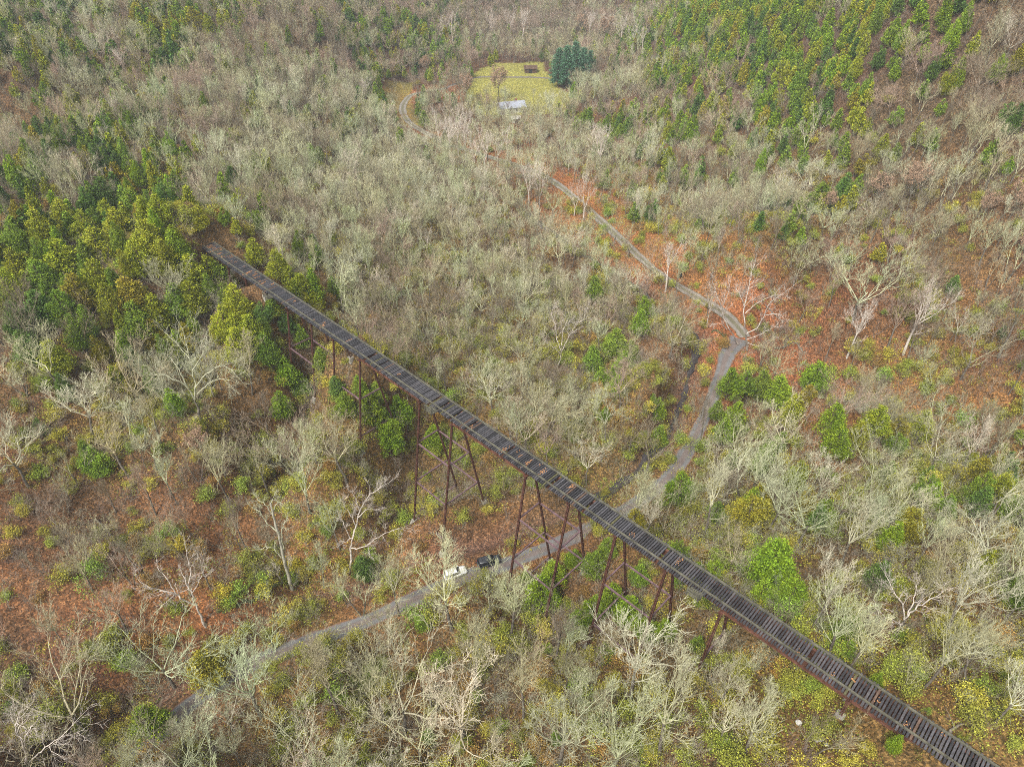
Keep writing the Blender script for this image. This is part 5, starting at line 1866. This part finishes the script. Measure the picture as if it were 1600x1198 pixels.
rows = []
for t in rest_b:
    k = t['H'] / BARE_P[t['v']][2]
    rows.append((t['x'], t['y'], t['z'] - .1, t['v'], t['rz'], k * t['sx'], k, *jit(PAL[t['c']])))
stuff('bare_woodland', BARE_J, rows, 'leafless grey woodland covering the farther slopes and gaps', 'woodland')
rows = []
for t in rest_c:
    rows.append((t['x'], t['y'], t['z'] - .1, t['v'], t['rz'], t['R'] / CED_P[t['v']][3], t['H'] / CED_P[t['v']][2], *jit(CPAL[t['c']], .2)))
stuff('cedar_woodland', CED_J, rows, 'dense green cedar woodland on the far hillsides', 'woodland')
rows, rows2 = [], []
ru = random.Random(17)
y = 34.0
while y < 560:
    st = 1.9 if y < 190 else 2.8 if y < 330 else 4.6
    x = -380.0
    while x < 420:
        xx, yy_ = x + ru.uniform(-1.2, 1.2), y + ru.uniform(-1.2, 1.2)
        x += st
        z = float(tz(xx, yy_))
        cx, cy, zc = proj(xx, yy_, z + 1)
        if zc < 20 or cx < -60 or cx > 1660 or cy > 1240 or cy < 0:
            continue
        if not (off_road(xx, yy_, -.2) or (cx < 850 and cy > 850 and D_LOW[int((yy_ - GY0) / GS), int((xx - GX0) / GS)] > 3)):
            continue
        if np.hypot(xx - CARS[0][0], yy_ - CARS[0][1]) < 4 or np.hypot(xx - CARS[1][0], yy_ - CARS[1][1]) < 4:
            continue
        if inside(cx, cy, FIELD) and cy < 150:
            continue
        n_ = xx * BN[0] + yy_ * BN[1]
        yv = float(look(G_Y, cx, cy)) / 9 * (1 + .9 * vnoise(xx, yy_, 9, 51))
        rv = float(look(G_B, cx, cy)) / 9
        if ru.random() < yv * .95:
            v = ru.choice([0, 1, 2, 3, 4, 5, 6, 4, 5, 6])
            u = ru.random()
            c = (.38, .35, .05) if u < .4 else (.30, .32, .05) if u < .75 else (.24, .31, .045) if u < .88 else (.36, .22, .06)
            k = ru.uniform(.55, 1.15)
            if 54 < n_ < 62 and z + 3 * k > 30:
                k *= .3
            rows.append((xx, yy_, z - .05, v, ru.random() * 6.28, k, k * ru.uniform(.7, 1.1), *jit(c, .25)))
        if ru.random() < .22 + .28 * rv:
            k = ru.uniform(.5, 1.1)
            if abs(cx - 758) < 34 and -12 < cy - 880 < 34:
                continue
            if 53.5 < n_ < 62.5 and z + 6 * k > 30.5:
                continue
            if not off_road(xx, yy_, .8):
                continue
            tn = float(look(G_T, cx, cy)) / 9
            c = ru.choice([(.30, .25, .20), (.36, .32, .24), (.25, .19, .15)] if tn < .7 else [(.44, .43, .31), (.36, .32, .24), (.28, .24, .18)])
            rows2.append((xx, yy_, z - .05, ru.randrange(4), ru.random() * 6.28, k, k, *jit(c)))
    y += st
stuff('leafy_undergrowth', SHRUB_J, rows, 'knee-high undergrowth speckled with yellow-green leaves on the slopes', 'undergrowth')
stuff('twiggy_brush', BRUSH_J, rows2, 'leafless twiggy brush and saplings between the trees', 'brush')
print('ind', len(ind_b), len(ind_c), 'rest', len(rest_b), len(rest_c), 'under', len(rows), len(rows2))

# ------------------------------------------------------------------ small single things
M_ROCK = mat('white limestone', (.62, .60, .56), noise='n', scale=2, amount=.2)
M_MOSS = mat('mossy wall stone', (.10, .105, .045), noise='n', scale=1.2, amount=.6)
M_CHAR = mat('charred wood', (.012, .012, .014), noise='n', scale=4, amount=.4)
M_LOG = mat('grey fallen wood', (.22, .19, .15), noise='n', scale=2, amount=.4)


def rock(name, px, py, r, m, label, cat, group=None, sq=(1, .8, .6), seed=1):
    x, y = hit(px, py, r * .3)
    rs_ = np.random.RandomState(seed)
    bmx = bmesh.new()
    bmesh.ops.create_icosphere(bmx, subdivisions=3, radius=r)
    dirs_ = rs_.normal(0, 1, (9, 3))
    dirs_ /= np.linalg.norm(dirs_, axis=1, keepdims=True)
    for v in bmx.verts:
        d = np.array(v.co) / r
        cut = 1.0
        for q in dirs_:
            t_ = d @ q
            if t_ > .72:
                cut = min(cut, .72 / t_)
        v.co = Vector(d * r * cut * (1 + .04 * rs_.normal()) * np.array(sq))
    me = bpy.data.meshes.new(name)
    bmx.to_mesh(me)
    bmx.free()
    me.materials.append(m)
    o = link(bpy.data.objects.new(name, me))
    o.location = (x, y, float(tz(x, y)) + r * sq[2] * .4)
    return tag(o, label, cat, group)


rock('limestone_rock', 1248, 1129, .45, M_ROCK, 'white rock in brown leaves, highest of three below the deck', 'rock', 'white rocks', seed=1)
rock('limestone_rock', 1277, 1157, .55, M_ROCK, 'largest white rock lying in leaves near the deck end', 'rock', 'white rocks', (1.1, .7, .5), 2)
rock('limestone_rock', 1291, 1163, .33, M_ROCK, 'small white rock right beside the largest white rock', 'rock', 'white rocks', seed=3)
# charred stump above the gravel road
x, y = hit(1063, 432, .6)
t = Tree(3)
t.trunk = [(0, 0, -.4, .02, 0, .5, .50, .44), (.02, 0, .5, .06, .03, 1.2, .44, .36), (.06, .03, 1.2, .05, .1, 1.75, .36, .16), (.05, .02, 1.0, .5, .1, 1.35, .16, .1), (0, 0, .1, -.7, .2, -.1, .22, .1), (0, 0, .1, .4, -.6, -.1, .22, .1)]
v_, f_ = tubes(t.trunk, 9)
o = link(bpy.data.objects.new('tree_stump', np_mesh('tree_stump', v_, f_, [M_CHAR], smooth=True)))
o.location = (x, y, float(tz(x, y)))
tag(o, 'small jet black stump standing in orange leaves just above the gravel road', 'stump')


def wall_run(pts, name, label, cat, m, seed=4):
    """a low dry wall of irregular stones following the ground"""
    L = smooth_line(np.array([[*hit(*p), 0] for p in pts]), 8)
    seg = np.r_[0, np.cumsum(np.hypot(*np.diff(L[:, :2], axis=0).T))]
    rr = random.Random(seed)
    mb = MB()
    s_ = 0.0
    while s_ < seg[-1]:
        w = rr.uniform(.35, .75)
        for row in range(2):
            if rr.random() < .12:
                continue
            x = np.interp(s_ + w / 2 + row * .2, seg, L[:, 0]) + rr.gauss(0, .08)
            y = np.interp(s_ + w / 2 + row * .2, seg, L[:, 1]) + rr.gauss(0, .08)
            a = math.atan2(np.interp(s_ + .5, seg, L[:, 1]) - np.interp(s_, seg, L[:, 1]), np.interp(s_ + .5, seg, L[:, 0]) - np.interp(s_, seg, L[:, 0])) + rr.gauss(0, .15)
            z = float(tz(x, y)) + .1 + row * .3
            u = np.array([math.cos(a), math.sin(a), rr.gauss(0, .08)])
            v = np.array([-math.sin(a), math.cos(a), rr.gauss(0, .1)])
            hx, hy, hz = w / 2, rr.uniform(.22, .36), rr.uniform(.14, .2)
            c = np.array([x, y, z])
            pts_ = []
            for dz, k in ((-1, 1.0), (1, .8)):
                for sx, sy in ((-1, -1), (1, -1), (1, 1), (-1, 1)):
                    pts_.append(c + u * hx * sx * k * rr.uniform(.8, 1.05) + v * hy * sy * k * rr.uniform(.8, 1.05) + np.array([0, 0, hz * dz]))
            mb.hexa(pts_)
        s_ += w
    o = mb.build(name, m)
    return tag(o, label, cat, kind='thing')


wall_run([(338, 962), (375, 948), (410, 932), (440, 912), (465, 903), (492, 890)], 'stone_wall', 'low mossy green stone wall running beside the tall pale snag', 'wall', M_MOSS)


def log_(px, py, px2, py2, r, label, m=None):
    a, c = hit(px, py), hit(px2, py2)
    t = Tree(int(px))
    n_ = 6
    P_ = []
    for i in range(n_ + 1):
        u = i / n_
        x, y = a[0] + (c[0] - a[0]) * u, a[1] + (c[1] - a[1]) * u
        P_.append(np.array([x + t.r.gauss(0, .1), y + t.r.gauss(0, .1), float(tz(x, y)) + r * .9]))
    o0 = P_[0].copy()
    for i in range(n_):
        t.trunk.append((*(P_[i] - o0), *(P_[i + 1] - o0), r * (1 - .5 * i / n_), r * (1 - .5 * (i + 1) / n_)))
        if i > 1 and t.r.random() < .7:
            d = unit(P_[i + 1] - P_[i])
            t.limb(P_[i] - o0, unit(np.cross(d, UP) * t.r.choice([-1, 1]) + d + UP * .3), 1.6, r * .35, 3, 4)
    v_, f_ = tubes(t.trunk + t.limbs + t.twigs, 6)
    o = link(bpy.data.objects.new('fallen_log', np_mesh('fallen_log', v_, f_, [m or M_LOG], smooth=True)))
    o.location = o0
    tag(o, label, 'log', 'fallen logs')


log_(1210, 545, 1255, 552, .28, 'fallen log lying across the side stream past the junction')
log_(1112, 522, 1135, 530, .3, 'short mossy log beside the dark creek pool', M_MOSS)
log_(1195, 480, 1225, 505, .2, 'thin dark log on the red leaf slope above the junction')
log_(560, 470, 590, 478, .22, 'grey log in brown leaves beyond the trestle')
log_(1478, 1150, 1500, 1130, .22, 'pale log among yellow leaves beyond the near deck')
log_(150, 812, 185, 850, .22, 'grey log lying down the bare leaf slope')
log_(905, 795, 935, 780, .2, 'weathered log just beyond the deck near the lane')

# ------------------------------------------------------------------ the damp air of the valley
hm = MB()
hm.box((40, 380, 63), (4600, 0, 0), (0, 4600, 0), (0, 0, 112))
m = bpy.data.materials.new('thin valley haze')
m.use_nodes = True
n, l = m.node_tree.nodes, m.node_tree.links
n.remove(n['Principled BSDF'])
pv = n.new('ShaderNodeVolumePrincipled')
pv.inputs['Color'].default_value = (.80, .90, .97, 1)
pv.inputs['Density'].default_value = 0.00022
l.new(pv.outputs[0], n['Material Output'].inputs['Volume'])
ho = hm.build('haze', m)
tag(ho, 'thin pale haze softening the farthest hillsides', 'haze', kind='stuff')
